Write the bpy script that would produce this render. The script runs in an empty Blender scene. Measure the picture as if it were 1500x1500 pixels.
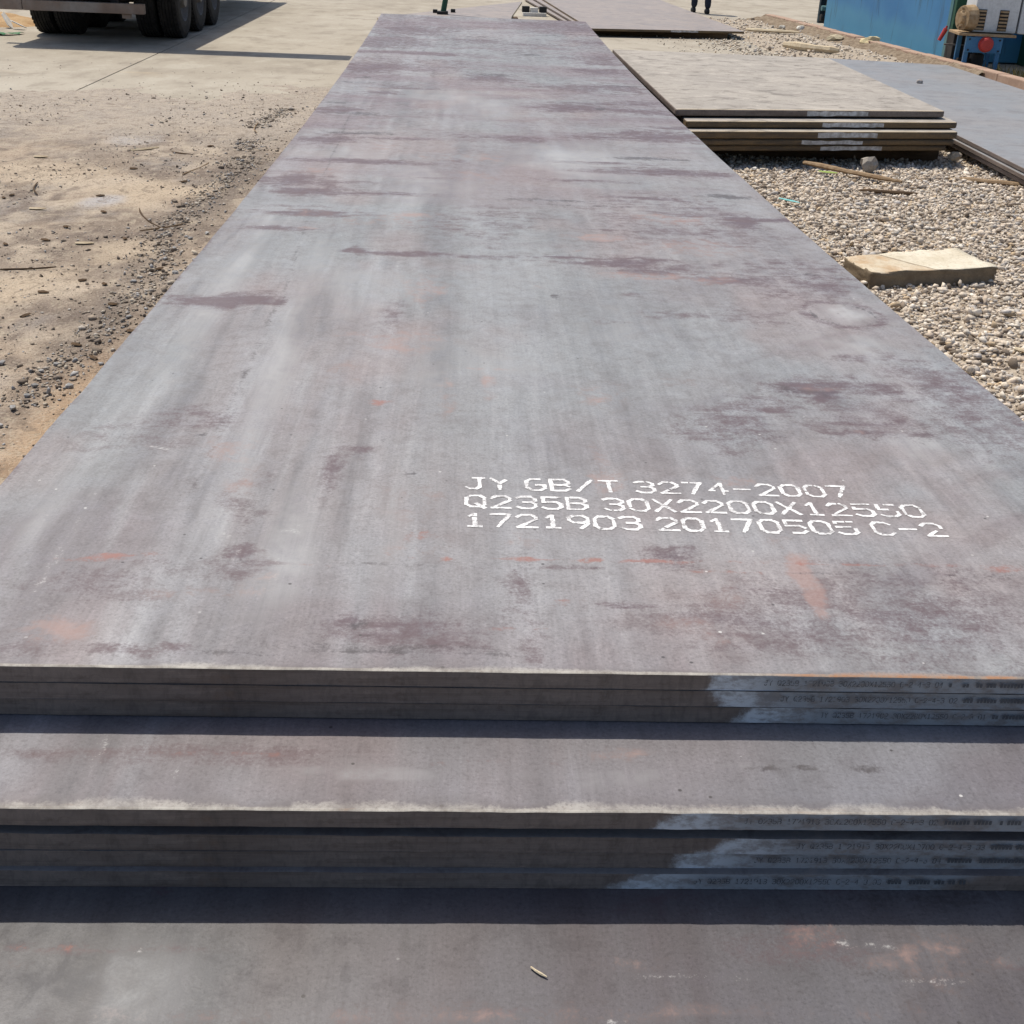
import bpy, bmesh, math, random
import numpy as np
from mathutils import Vector, Matrix

scene = bpy.context.scene
COL = scene.collection
rnd = random.Random(7)
rng = np.random.default_rng(11)

# ---------------------------------------------------------------- camera
cam_d = bpy.data.cameras.new('camera')
cam = bpy.data.objects.new('camera', cam_d)
COL.objects.link(cam)
cam_d.sensor_width = 36.0
cam_d.lens = 1773.25 / 1500.0 * 36.0
cam_d.clip_start = 0.05
cam_d.clip_end = 2000.0
_r = Vector((0.99857044, -0.03602118, 0.03949117))
_u = Vector((-0.019483, 0.44270833, 0.89645398))
_f = Vector((0.0497744, 0.89594186, -0.44137365))
cam.matrix_world = Matrix(((_r.x, _u.x, -_f.x, -0.24264573),
                           (_r.y, _u.y, -_f.y, -1.48326521),
                           (_r.z, _u.z, -_f.z, 1.59157486),
                           (0, 0, 0, 1)))
scene.camera = cam

# ---------------------------------------------------------------- light
SUN = Vector((-0.30, 0.38, 1.0)).normalized()          # towards the sun
SUN_EL = math.asin(SUN.z)
world = bpy.data.worlds.new('World')
scene.world = world
world.use_nodes = True
wn = world.node_tree
for n in list(wn.nodes):
    wn.nodes.remove(n)
sky = wn.nodes.new('ShaderNodeTexSky')
sky.sky_type = 'NISHITA'
sky.sun_disc = False
sky.sun_elevation = SUN_EL
sky.sun_rotation = math.atan2(SUN.x, SUN.y)
sky.dust_density = 2.5
sky.air_density = 1.0
bg = wn.nodes.new('ShaderNodeBackground')
bg.inputs['Strength'].default_value = 0.11
wo = wn.nodes.new('ShaderNodeOutputWorld')
wn.links.new(sky.outputs[0], bg.inputs[0])
wn.links.new(bg.outputs[0], wo.inputs[0])
sun_d = bpy.data.lights.new('sun', 'SUN')
sun_d.energy = 3.75
sun_d.angle = math.radians(0.53)
sun_d.color = (1.0, 0.925, 0.80)
sun = bpy.data.objects.new('sun', sun_d)
COL.objects.link(sun)
sun.rotation_euler = SUN.to_track_quat('Z', 'Y').to_euler()
sun.location = (-6, 8, 20)
vs = scene.view_settings
vs.view_transform = 'Standard'
vs.look = 'None'
vs.gamma = 1.0
vs.use_curve_mapping = False
vs.exposure = 0.18

# ---------------------------------------------------------------- helpers
def tag(o, label=None, cat=None, group=None, kind=None):
    if label: o['label'] = label
    if cat: o['category'] = cat
    if group: o['group'] = group
    if kind: o['kind'] = kind
    return o

def empty(name, loc=(0, 0, 0), rz=0.0):
    o = bpy.data.objects.new(name, None)
    COL.objects.link(o)
    o.location = loc
    o.rotation_euler = (0, 0, rz)
    o.empty_display_size = 0.1
    return o

def link_mesh(name, me, mats, parent=None, loc=None, rz=0.0):
    o = bpy.data.objects.new(name, me)
    COL.objects.link(o)
    if not isinstance(mats, (list, tuple)):
        mats = [mats]
    if len(me.materials) == 0:
        for m in mats:
            me.materials.append(m)
    if parent is not None:
        o.parent = parent
    if loc is not None:
        o.location = loc
    o.rotation_euler = (0, 0, rz)
    return o

def from_np(name, v, f):
    me = bpy.data.meshes.new(name)
    me.from_pydata([tuple(p) for p in np.asarray(v).tolist()], [], [tuple(q) for q in f])
    me.update()
    return me

def big_mesh(name, v, tris):
    """fast path for many triangles / quads of equal size"""
    v = np.asarray(v, dtype=np.float32)
    t = np.asarray(tris, dtype=np.int32)
    k = t.shape[1]
    me = bpy.data.meshes.new(name)
    me.vertices.add(len(v))
    me.vertices.foreach_set('co', v.ravel())
    me.loops.add(t.size)
    me.loops.foreach_set('vertex_index', t.ravel())
    me.polygons.add(len(t))
    me.polygons.foreach_set('loop_start', np.arange(0, t.size, k, dtype=np.int32))
    me.polygons.foreach_set('loop_total', np.full(len(t), k, dtype=np.int32))
    me.update(calc_edges=True)
    me.validate()
    return me

def obj_bm(name, bm, mats, parent=None, loc=None, rz=0.0, smooth=False):
    me = bpy.data.meshes.new(name)
    bm.normal_update()
    bm.to_mesh(me)
    bm.free()
    if smooth:
        for p in me.polygons:
            p.use_smooth = True
    return link_mesh(name, me, mats, parent, loc, rz)

def add_box(bm, cx, cy, cz, sx, sy, sz, bevel=0.0, rot=None):
    r = bmesh.ops.create_cube(bm, size=1.0)
    vs_ = r['verts']
    for v in vs_:
        v.co = Vector((v.co.x * sx, v.co.y * sy, v.co.z * sz))
    if bevel > 0:
        es = list({e for v in vs_ for e in v.link_edges})
        rb = bmesh.ops.bevel(bm, geom=es, offset=bevel, segments=2, affect='EDGES', profile=0.6)
        vs_ = list({v for f in rb['faces'] for v in f.verts} | {v for v in vs_ if v.is_valid})
        vs_ = [v for v in vs_ if v.is_valid]
    M = Matrix.Translation((cx, cy, cz))
    if rot is not None:
        M = M @ rot
    for v in vs_:
        v.co = M @ v.co
    return vs_

def add_cyl(bm, p0, p1, r0, r1=None, seg=20, caps=True):
    p0 = Vector(p0); p1 = Vector(p1)
    r1 = r0 if r1 is None else r1
    d = (p1 - p0)
    q = d.to_track_quat('Z', 'Y').to_matrix()
    a, b = [], []
    for i in range(seg):
        t = 2 * math.pi * i / seg
        o = Vector((math.cos(t), math.sin(t), 0))
        a.append(bm.verts.new(p0 + q @ (o * r0)))
        b.append(bm.verts.new(p1 + q @ (o * r1)))
    for i in range(seg):
        j = (i + 1) % seg
        bm.faces.new((a[i], a[j], b[j], b[i]))
    if caps:
        bm.faces.new(a[::-1]); bm.faces.new(b)

def add_lathe_x(bm, prof, cx, cy, cz, seg=40):
    """prof: list of (x offset, radius), axis along x"""
    rings = []
    for (px, r) in prof:
        ring = []
        for i in range(seg):
            t = 2 * math.pi * i / seg
            ring.append(bm.verts.new((cx + px, cy + r * math.cos(t), cz + r * math.sin(t))))
        rings.append(ring)
    for a, b in zip(rings[:-1], rings[1:]):
        for i in range(seg):
            j = (i + 1) % seg
            bm.faces.new((a[i], b[i], b[j], a[j]))

def vnoise(x, y, seed=0):
    """smooth 2-D value noise, -1..1"""
    r = np.random.default_rng(seed)
    L = r.uniform(-1, 1, (64, 64))
    xi = np.floor(x).astype(int); yi = np.floor(y).astype(int)
    fx = x - xi; fy = y - yi
    fx = fx * fx * (3 - 2 * fx); fy = fy * fy * (3 - 2 * fy)
    g = lambda a, b: L[a % 64, b % 64]
    return ((g(xi, yi) * (1 - fx) + g(xi + 1, yi) * fx) * (1 - fy)
            + (g(xi, yi + 1) * (1 - fx) + g(xi + 1, yi + 1) * fx) * fy)

def fbm(x, y, seed=0, oct=4):
    s = 0; a = 1.0; t = 0
    for o in range(oct):
        s = s + a * vnoise(x * 2 ** o + 17.3 * o, y * 2 ** o + 5.1 * o, seed + o)
        t += a; a *= 0.5
    return s / t

# ---------------------------------------------------------------- node helpers
class NT:
    def __init__(self, name):
        self.m = bpy.data.materials.new(name)
        self.m.use_nodes = True
        self.t = self.m.node_tree
        self.b = self.t.nodes['Principled BSDF']
        self._obj = None
    def n(self, typ, **kw):
        x = self.t.nodes.new(typ)
        for k, v in kw.items():
            setattr(x, k, v)
        return x
    def lk(self, a, b):
        self.t.links.new(a, b)
    def setin(self, sock, v):
        if isinstance(v, bpy.types.NodeSocket):
            self.lk(v, sock)
        elif isinstance(v, (tuple, list)) and len(v) == 3 and sock.type == 'RGBA':
            sock.default_value = (*v, 1)
        else:
            sock.default_value = v
    def obj(self):
        if self._obj is None:
            self._obj = self.n('ShaderNodeTexCoord').outputs['Object']
        return self._obj
    def xyz(self):
        s = self.n('ShaderNodeSeparateXYZ')
        self.lk(self.obj(), s.inputs[0])
        return s.outputs
    def mapped(self, scale=(1, 1, 1), loc=(0, 0, 0), rot=(0, 0, 0)):
        mp = self.n('ShaderNodeMapping')
        self.lk(self.obj(), mp.inputs['Vector'])
        mp.inputs['Scale'].default_value = scale
        mp.inputs['Location'].default_value = loc
        mp.inputs['Rotation'].default_value = rot
        return mp.outputs[0]
    def noise(self, scale, detail=4, rough=0.55, mapscale=None, loc=(0, 0, 0), dist=0.0, rot=(0, 0, 0)):
        x = self.n('ShaderNodeTexNoise')
        x.inputs['Scale'].default_value = scale
        x.inputs['Detail'].default_value = detail
        x.inputs['Roughness'].default_value = rough
        x.inputs['Distortion'].default_value = dist
        self.lk(self.mapped(mapscale or (1, 1, 1), loc, rot), x.inputs['Vector'])
        return x.outputs['Fac']
    def voro(self, scale, mapscale=None, feature='F1', out='Distance', rand=1.0):
        x = self.n('ShaderNodeTexVoronoi', feature=feature)
        x.inputs['Scale'].default_value = scale
        x.inputs['Randomness'].default_value = rand
        self.lk(self.mapped(mapscale or (1, 1, 1)), x.inputs['Vector'])
        return x.outputs[out]
    def math(self, op, a, b=0.0, c=0.0, clamp=False):
        x = self.n('ShaderNodeMath', operation=op, use_clamp=clamp)
        self.setin(x.inputs[0], a); self.setin(x.inputs[1], b); self.setin(x.inputs[2], c)
        return x.outputs[0]
    def step(self, v, a, b, lo=0.0, hi=1.0):
        x = self.n('ShaderNodeMapRange', interpolation_type='SMOOTHSTEP')
        self.setin(x.inputs['Value'], v)
        x.inputs['From Min'].default_value = a; x.inputs['From Max'].default_value = b
        x.inputs['To Min'].default_value = lo; x.inputs['To Max'].default_value = hi
        return x.outputs[0]
    def mix(self, fac, a, b, mode='MIX'):
        x = self.n('ShaderNodeMix', data_type='RGBA', blend_type=mode)
        self.setin(x.inputs[0], fac); self.setin(x.inputs[6], a); self.setin(x.inputs[7], b)
        return x.outputs[2]
    def attr(self, name):
        x = self.n('ShaderNodeAttribute', attribute_name=name)
        return x
    def bump(self, h, strength=0.3, dist=0.01):
        x = self.n('ShaderNodeBump')
        x.inputs['Strength'].default_value = strength
        x.inputs['Distance'].default_value = dist
        self.setin(x.inputs['Height'], h)
        self.lk(x.outputs[0], self.b.inputs['Normal'])
    def done(self, color=None, rough=None, spec=None, metal=None):
        if color is not None: self.setin(self.b.inputs['Base Color'], color)
        if rough is not None: self.setin(self.b.inputs['Roughness'], rough)
        if spec is not None: self.setin(self.b.inputs['Specular IOR Level'], spec)
        if metal is not None: self.setin(self.b.inputs['Metallic'], metal)
        return self.m

def simple(name, c1, c2, scale=8.0, rough=0.7, spec=0.3, bump=0.2, mapscale=None, metal=0.0, bdist=0.005):
    N = NT(name)
    a = N.noise(scale, 5, 0.6, mapscale)
    f = N.step(a, 0.3, 0.7)
    col = N.mix(f, c1, c2)
    fine = N.noise(scale * 9, 4, 0.6, mapscale, loc=(3, 1, 2))
    col = N.mix(N.step(fine, 0.35, 0.8, 0, 0.35), col, tuple(0.45 * x for x in c1))
    if bump: N.bump(N.math('ADD', a, N.math('MULTIPLY', fine, 0.4)), bump, bdist)
    return N.done(col, rough, spec, metal)

# ---------------------------------------------------------------- materials
def mat_steel(name, rim_w=0.012, rim_strength=1.0, seed=0.0, orange=True, rough=0.5, grain=1.0, lstreak=1.0):
    """mill-scale steel; broad colour variation and stain masks come from vertex attributes, fine break-up from noise"""
    N = NT(name)
    X, Y, Z = N.xyz()
    A0 = N.attr('base'); A = N.attr('stain_a'); B = N.attr('stain_b')
    col = A0.outputs['Color']
    fine = N.noise(170.0, 4, 0.72)
    mid = N.noise(20.0, 6, 0.72, (1.0, 0.8, 1), loc=(5, 0, 1), dist=0.3)
    streak = N.noise(1.0, 5, 0.7, (6, 34, 1), loc=(2, 2, 0), dist=0.7)
    lng = N.noise(1.0, 5, 0.62, (24, 1.0, 1), loc=(seed, 3, 0), dist=0.9)
    near = N.step(Y, 5.0, 0.8, 0.25, 1.0)
    ln2 = N.noise(1.0, 4, 0.7, (130, 6, 1), loc=(seed, 8, 0), dist=0.5)
    col = N.mix(N.math('MULTIPLY', N.step(ln2, 0.52, 0.64), N.math('MULTIPLY', near, 0.20)), col, (0.62, 0.61, 0.62), 'MULTIPLY')
    col = N.mix(N.math('MULTIPLY', N.step(ln2, 0.46, 0.36), N.math('MULTIPLY', near, 0.15)), col, (1.4, 1.4, 1.4), 'MULTIPLY')
    col = N.mix(N.math('MULTIPLY', N.step(lng, 0.50, 0.64), N.math('MULTIPLY', near, 0.24 * lstreak)), col, (0.66, 0.65, 0.66), 'MULTIPLY')
    col = N.mix(N.math('MULTIPLY', N.step(lng, 0.49, 0.37), N.math('MULTIPLY', near, 0.22 * lstreak)), col, (1.38, 1.38, 1.38), 'MULTIPLY')
    col = N.mix(N.step(mid, 0.50, 0.62, 0.0, 0.45 * grain), col, (0.70, 0.68, 0.69), 'MULTIPLY')
    col = N.mix(N.step(mid, 0.48, 0.38, 0.0, 0.40 * grain), col, (1.26, 1.26, 1.26), 'MULTIPLY')
    col = N.mix(N.step(fine, 0.53, 0.62, 0.0, 0.55), col, (0.62, 0.61, 0.61), 'MULTIPLY')
    col = N.mix(N.step(fine, 0.46, 0.37, 0.0, 0.5), col, (1.32, 1.32, 1.31), 'MULTIPLY')
    sa = N.n('ShaderNodeSeparateColor'); N.lk(A.outputs['Color'], sa.inputs[0])
    sb = N.n('ShaderNodeSeparateColor'); N.lk(B.outputs['Color'], sb.inputs[0])
    cm = N.math('SUBTRACT', mid, 0.5); cs = N.math('MULTIPLY', N.math('SUBTRACT', streak, 0.5), N.step(Y, 0.6, 4.0, 0.5, 1.0)); cf = N.math('SUBTRACT', fine, 0.5)
    def mask(v, am, as_, af, lo, hi, alpha):
        k = N.math('MULTIPLY_ADD', cm, am, v)
        if as_: k = N.math('MULTIPLY_ADD', cs, as_, k)
        if af: k = N.math('MULTIPLY_ADD', cf, af, k)
        return N.math('MULTIPLY', N.math('MULTIPLY', N.step(k, lo, hi), N.step(v, 0.02, 0.30)), alpha)
    col = N.mix(mask(sb.outputs[0], 1.3, 0.0, 0.6, 0.05, 0.95, 0.55), col, (0.44, 0.45, 0.455))         # pale
    col = N.mix(mask(sa.outputs[0], 1.6, 2.2, 1.0, 0.06, 0.90, 0.86), col, (0.090, 0.056, 0.064))        # purple scale
    col = N.mix(mask(sa.outputs[1], 2.2, 0.6, 0.8, 0.10, 0.85, 0.52), col, (0.345, 0.225, 0.195))         # salmon rust
    col = N.mix(mask(sa.outputs[2], 2.4, 1.2, 0.8, 0.25, 0.90, 0.75), col, (0.27, 0.115, 0.088))          # red rust
    col = N.mix(mask(sb.outputs[1], 1.8, 1.0, 1.0, 0.22, 0.85, 0.75), col, (0.055, 0.047, 0.05))         # dark marks
    col = N.mix(mask(sb.outputs[2], 1.8, 0.0, 1.6, 0.28, 0.80, 0.55), col, (0.58, 0.58, 0.575))          # scratches
    # pits and flecks
    pv = N.n('ShaderNodeTexVoronoi'); pv.inputs['Scale'].default_value = 24.0
    N.lk(N.obj(), pv.inputs['Vector'])
    sc = N.n('ShaderNodeSeparateColor'); N.lk(pv.outputs['Color'], sc.inputs[0])
    dsp = N.math('MULTIPLY_ADD', cf, 0.04, pv.outputs['Distance'])
    dot = N.step(dsp, 0.085, 0.05)
    col = N.mix(N.math('MULTIPLY', dot, N.step(sc.outputs[0], 0.80, 0.86, 0, 0.85)), col, (0.04, 0.035, 0.035))
    col = N.mix(N.math('MULTIPLY', dot, N.step(sc.outputs[1], 0.88, 0.93, 0, 0.7)), col, (0.62, 0.62, 0.60))
    # worn pale crust along the front rim
    rl = N.noise(3.0, 4, 0.65, (1, 0.1, 1), loc=(seed + 2, 0, 2))
    wid = N.math('MULTIPLY', N.step(rl, 0.36, 0.64, 0.25, 2.0), rim_w)
    yy = N.math('MULTIPLY_ADD', cm, rim_w * 1.8, Y)
    yy = N.math('MULTIPLY_ADD', cf, rim_w * 1.8, yy)
    d = N.math('DIVIDE', yy, wid)
    rim = N.math('MULTIPLY', N.math('MAXIMUM', N.math('MULTIPLY', N.step(d, 1.5, 0.4), 0.6), N.step(Y, 0.006, 0.003)), rim_strength)
    smut = N.math('MULTIPLY', N.math('MULTIPLY', N.step(d, 3.4, 1.2), N.step(rl, 0.60, 0.42)), 0.5)
    col = N.mix(smut, col, (0.10, 0.085, 0.085))
    rimc = N.mix(N.step(mid, 0.35, 0.65), (0.42, 0.40, 0.36), (0.23, 0.21, 0.19))
    if orange:
        om = N.math('MULTIPLY', N.step(X, 0.20, 0.30), N.step(mid, 0.66, 0.42))
        rimc = N.mix(N.math('MULTIPLY', om, 0.9), rimc, (0.33, 0.155, 0.07))
    else:
        rimc = N.mix(N.math('MULTIPLY', N.step(streak, 0.55, 0.68), 0.5), rimc, (0.30, 0.19, 0.12))
    rimc = N.mix(N.step(fine, 0.5, 0.62, 0, 0.35), rimc, (0.20, 0.165, 0.14))
    col = N.mix(rim, col, rimc)
    N.bump(N.math('ADD', N.math('MULTIPLY', fine, 0.5), N.math('MULTIPLY', mid, 0.5)), 0.25, 0.0015)
    rg = N.step(mid, 0.3, 0.7, rough - 0.08, rough + 0.12)
    rg = N.math('MULTIPLY_ADD', rim, 0.25, rg, clamp=True)
    return N.done(col, rg, 0.5)

def mat_plain_steel(name, c1, c2, c3, rim=None, rough=0.6, amt=1.0):
    """plates seen from afar"""
    N = NT(name)
    X, Y, Z = N.xyz()
    a = N.noise(1.1, 6, 0.65, (1, 0.8, 1))
    b = N.noise(1.0, 6, 0.75, (3.0, 4.0, 1), loc=(3, 3, 0), dist=0.8)
    col = N.mix(N.step(a, 0.35, 0.65), c1, c2)
    col = N.mix(N.step(b, 0.48, 0.64, 0, 0.7), col, c3)
    f = N.noise(70, 4, 0.7)
    col = N.mix(N.step(f, 0.45, 0.7, 0, 0.35), col, tuple(0.5 * v for v in c1))
    if rim:
        col = N.mix(N.step(N.math('MULTIPLY_ADD', f, 0.05, Y), 0.07, 0.03), col, rim)
    g = N.noise(5.0, 6, 0.78, (0.9, 1.2, 1), loc=(9, 4, 0), dist=0.6)
    col = N.mix(N.step(g, 0.52, 0.64, 0, 0.6 * amt), col, tuple(0.62 * v for v in c3))
    col = N.mix(N.step(g, 0.46, 0.36, 0, 0.55 * amt), col, tuple(1.2 * v for v in c2))
    N.bump(N.math('ADD', b, f), 0.2, 0.002)
    return N.done(col, rough, 0.3)

def mat_edge(name, x0=None, x1=3.0, slant=1.5, base1=(0.158, 0.124, 0.106), base2=(0.21, 0.170, 0.148), z0=0.0):
    """flame cut plate edge; optional sprayed white patch from x0 to x1"""
    N = NT(name)
    X, Y, Z = N.xyz()
    a = N.noise(3.0, 5, 0.6, (1, 1, 6))
    vs_ = N.noise(1.0, 5, 0.7, (70, 70, 26), dist=0.8)
    col = N.mix(N.step(a, 0.4, 0.6), base1, base2)
    dl = N.noise(1.0, 5, 0.7, (3, 3, 240), loc=(0, 0, 5), dist=0.3)
    col = N.mix(N.step(dl, 0.5, 0.62, 0, 0.35), col, (0.55, 0.52, 0.5), 'MULTIPLY')
    bl = N.noise(24, 5, 0.75, (1, 1, 2))
    col = N.mix(N.step(bl, 0.54, 0.64, 0, 0.4), col, (0.5, 0.46, 0.43), 'MULTIPLY')
    col = N.mix(N.step(bl, 0.44, 0.36, 0, 0.4), col, (1.45, 1.42, 1.38), 'MULTIPLY')
    col = N.mix(N.step(vs_, 0.4, 0.75, 0, 0.4), col, (0.05, 0.045, 0.04))
    rn = N.noise(11, 4, 0.6, loc=(4, 0, 1))
    col = N.mix(N.step(rn, 0.6, 0.75, 0, 0.5), col, (0.14, 0.08, 0.045))
    if x0 is not None:
        e = N.math('ADD', X, N.math('MULTIPLY', N.math('SUBTRACT', N.noise(30, 5, 0.75, loc=(z0, 3, z0)), 0.5), 0.08))
        e = N.math('SUBTRACT', e, N.math('MULTIPLY', N.math('ADD', Z, 0.015), slant))
        k = N.math('MULTIPLY', N.step(e, x0, x0 + 0.028), N.step(e, x1 + 0.02, x1 - 0.03))
        fade = N.step(N.noise(26, 5, 0.75, (1, 1, 2), loc=(z0, z0, 0)), 0.36, 0.58, 0.35, 0.97)
        pc = N.mix(N.step(X, x0 + 0.04, x0 + 0.14), (0.56, 0.60, 0.64), (0.29, 0.31, 0.335))
        col = N.mix(N.math('MULTIPLY', k, fade), col, pc)
    N.bump(N.math('ADD', vs_, a), 0.25, 0.001)
    return N.done(col, 0.6, 0.3)

def mat_stone(name):
    N = NT(name)
    A = N.attr('tint')
    nz = N.noise(60, 5, 0.65)
    col = N.mix(N.step(nz, 0.35, 0.7, 0, 0.45), A.outputs['Color'], (0.16, 0.135, 0.11))
    N.bump(nz, 0.5, 0.004)
    return N.done(col, 0.85, 0.2)

M = {}
M['steel_top'] = mat_steel('rusty_mill_scale_steel', rim_w=0.006, seed=0.0)
M['steel_step'] = mat_steel('mill_scale_steel_step', rim_w=0.011, seed=3.1, orange=False, lstreak=0.35)
M['steel_low'] = mat_steel('mill_scale_steel_low', rim_w=0.02, seed=6.4, orange=False, lstreak=0.25)
M['steel_sandy'] = mat_plain_steel('dusty_sand_covered_steel', (0.325, 0.30, 0.27), (0.385, 0.355, 0.315), (0.25, 0.225, 0.20), (0.46, 0.39, 0.28), 0.8, 1.2)
M['steel_blue'] = mat_plain_steel('blue_grey_steel', (0.25, 0.265, 0.285), (0.27, 0.265, 0.27), (0.20, 0.195, 0.20), None, 0.5, 0.6)
M['steel_mauve'] = mat_plain_steel('mauve_rusted_steel', (0.28, 0.245, 0.23), (0.32, 0.275, 0.25), (0.23, 0.22, 0.225), None, 0.55)
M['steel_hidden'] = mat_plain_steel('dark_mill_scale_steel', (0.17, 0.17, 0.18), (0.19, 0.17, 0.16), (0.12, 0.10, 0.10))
M['edge'] = mat_edge('cut_steel_edge')
M['edge_brown'] = mat_edge('rusty_cut_edge', base1=(0.10, 0.075, 0.05), base2=(0.17, 0.115, 0.06))
def mat_stencil():
    N = NT('white_stencil_paint')
    n = N.noise(230, 4, 0.75); m = N.noise(45, 4, 0.7, loc=(2, 0, 0))
    col = N.mix(N.step(m, 0.4, 0.62), (0.76, 0.76, 0.765), (0.60, 0.60, 0.61))
    k = N.math('MULTIPLY_ADD', N.math('SUBTRACT', m, 0.5), 0.7, n)
    col = N.mix(N.step(k, 0.55, 0.64, 0, 0.85), col, (0.26, 0.25, 0.25))
    N.bump(n, 0.3, 0.001)
    return N.done(col, 0.8, 0.2)
M['white_paint'] = mat_stencil()
M['print_ink'] = simple('dark_stencil_ink', (0.075, 0.08, 0.09), (0.11, 0.115, 0.125), 60, 0.6, 0.3, 0.0)
M['edge_white'] = simple('weathered_white_edge_paint', (0.68, 0.70, 0.72), (0.30, 0.28, 0.26), 16, 0.7, 0.3, 0.1)
M['wood'] = simple('weathered_timber', (0.20, 0.13, 0.075), (0.33, 0.24, 0.15), 6, 0.85, 0.15, 0.6, (1, 6, 6))
M['wood_pale'] = simple('pale_dry_timber', (0.50, 0.40, 0.27), (0.60, 0.52, 0.38), 6, 0.85, 0.15, 0.5, (1, 6, 6))
M['wood_dark'] = simple('dark_wet_timber', (0.075, 0.05, 0.032), (0.13, 0.085, 0.05), 6, 0.85, 0.15, 0.6, (1, 6, 6))
M['stone'] = mat_stone('crushed_stone')

# ================================================================ SETTING
def mat_concrete():
    N = NT('dusty_concrete')
    a = N.noise(0.35, 5, 0.6)
    b = N.noise(2.6, 6, 0.65, (1, 0.6, 1), loc=(3, 0, 0))
    col = N.mix(N.step(a, 0.35, 0.65), (0.335, 0.30, 0.245), (0.395, 0.36, 0.30))
    col = N.mix(N.step(b, 0.50, 0.64, 0, 0.6), col, (0.25, 0.22, 0.18))
    col = N.mix(N.step(b, 0.47, 0.36, 0, 0.5), col, (0.44, 0.41, 0.345))
    c = N.noise(45, 5, 0.7)
    col = N.mix(N.step(c, 0.45, 0.75, 0, 0.4), col, (0.22, 0.19, 0.155))
    d = N.noise(0.9, 5, 0.7, (0.5, 1.6, 1), loc=(8, 2, 0))
    col = N.mix(N.step(d, 0.6, 0.75, 0, 0.35), col, (0.50, 0.40, 0.27))
    o = N.noise(1.3, 5, 0.7, (0.7, 2.0, 1), loc=(1, 8, 0))
    col = N.mix(N.step(o, 0.62, 0.72, 0, 0.45), col, (0.17, 0.145, 0.13))
    N.bump(N.math('ADD', b, N.math('MULTIPLY', c, 0.4)), 0.35, 0.006)
    return N.done(col, 0.9, 0.15)

def mat_dirt():
    N = NT('sandy_dirt')
    col = N.attr('base').outputs['Color']
    b = N.noise(13.0, 6, 0.78, (1, 0.75, 1), loc=(4, 1, 0), dist=0.6)
    c = N.noise(85, 4, 0.75)
    col = N.mix(N.step(b, 0.52, 0.62, 0, 0.6), col, (0.20, 0.16, 0.125))
    col = N.mix(N.step(b, 0.47, 0.37, 0, 0.6), col, (0.50, 0.43, 0.33))
    col = N.mix(N.step(c, 0.53, 0.62, 0, 0.6), col, (0.15, 0.12, 0.095))
    col = N.mix(N.step(c, 0.44, 0.36, 0, 0.5), col, (0.55, 0.49, 0.40))
    N.bump(N.math('ADD', N.math('MULTIPLY', b, 1.2), N.math('MULTIPLY', c, 0.6)), 0.9, 0.02)
    return N.done(col, 0.95, 0.1)

M['concrete'] = mat_concrete()
M['dirt'] = mat_dirt()
M['subsoil'] = simple('dark_subsoil', (0.06, 0.05, 0.04), (0.10, 0.085, 0.065), 3, 0.95, 0.1, 0.4)
M['gravel_bed'] = simple('gravel_fines', (0.30, 0.25, 0.195), (0.47, 0.41, 0.335), 25, 0.95, 0.1, 0.8)

# one sheet to the horizon, lying under everything
bm = bmesh.new()
add_box(bm, 0, 0, -0.2, 1600, 1600, 0.1)
tag(obj_bm('ground', bm, M['subsoil']), kind='structure')

# the concrete yard: two slab lanes with an open joint between them
yard = tag(empty('concrete_yard'), kind='structure')
for (x0, x1, y0, y1) in ((-3.742, 0.95, 0.0, 12.3), (-3.742, 400, 12.3, 400), (-8.9, -3.758, -6, 400), (-400, -8.916, -6, 400), (-3.742, 0.95, -6, -0.015), (6.5, 400, -6, 12.29)):
    bm = bmesh.new()
    add_box(bm, (x0 + x1) / 2, (y0 + y1) / 2, -0.09, x1 - x0, y1 - y0, 0.18)
    obj_bm('slab', bm, M['concrete'], yard)

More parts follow.
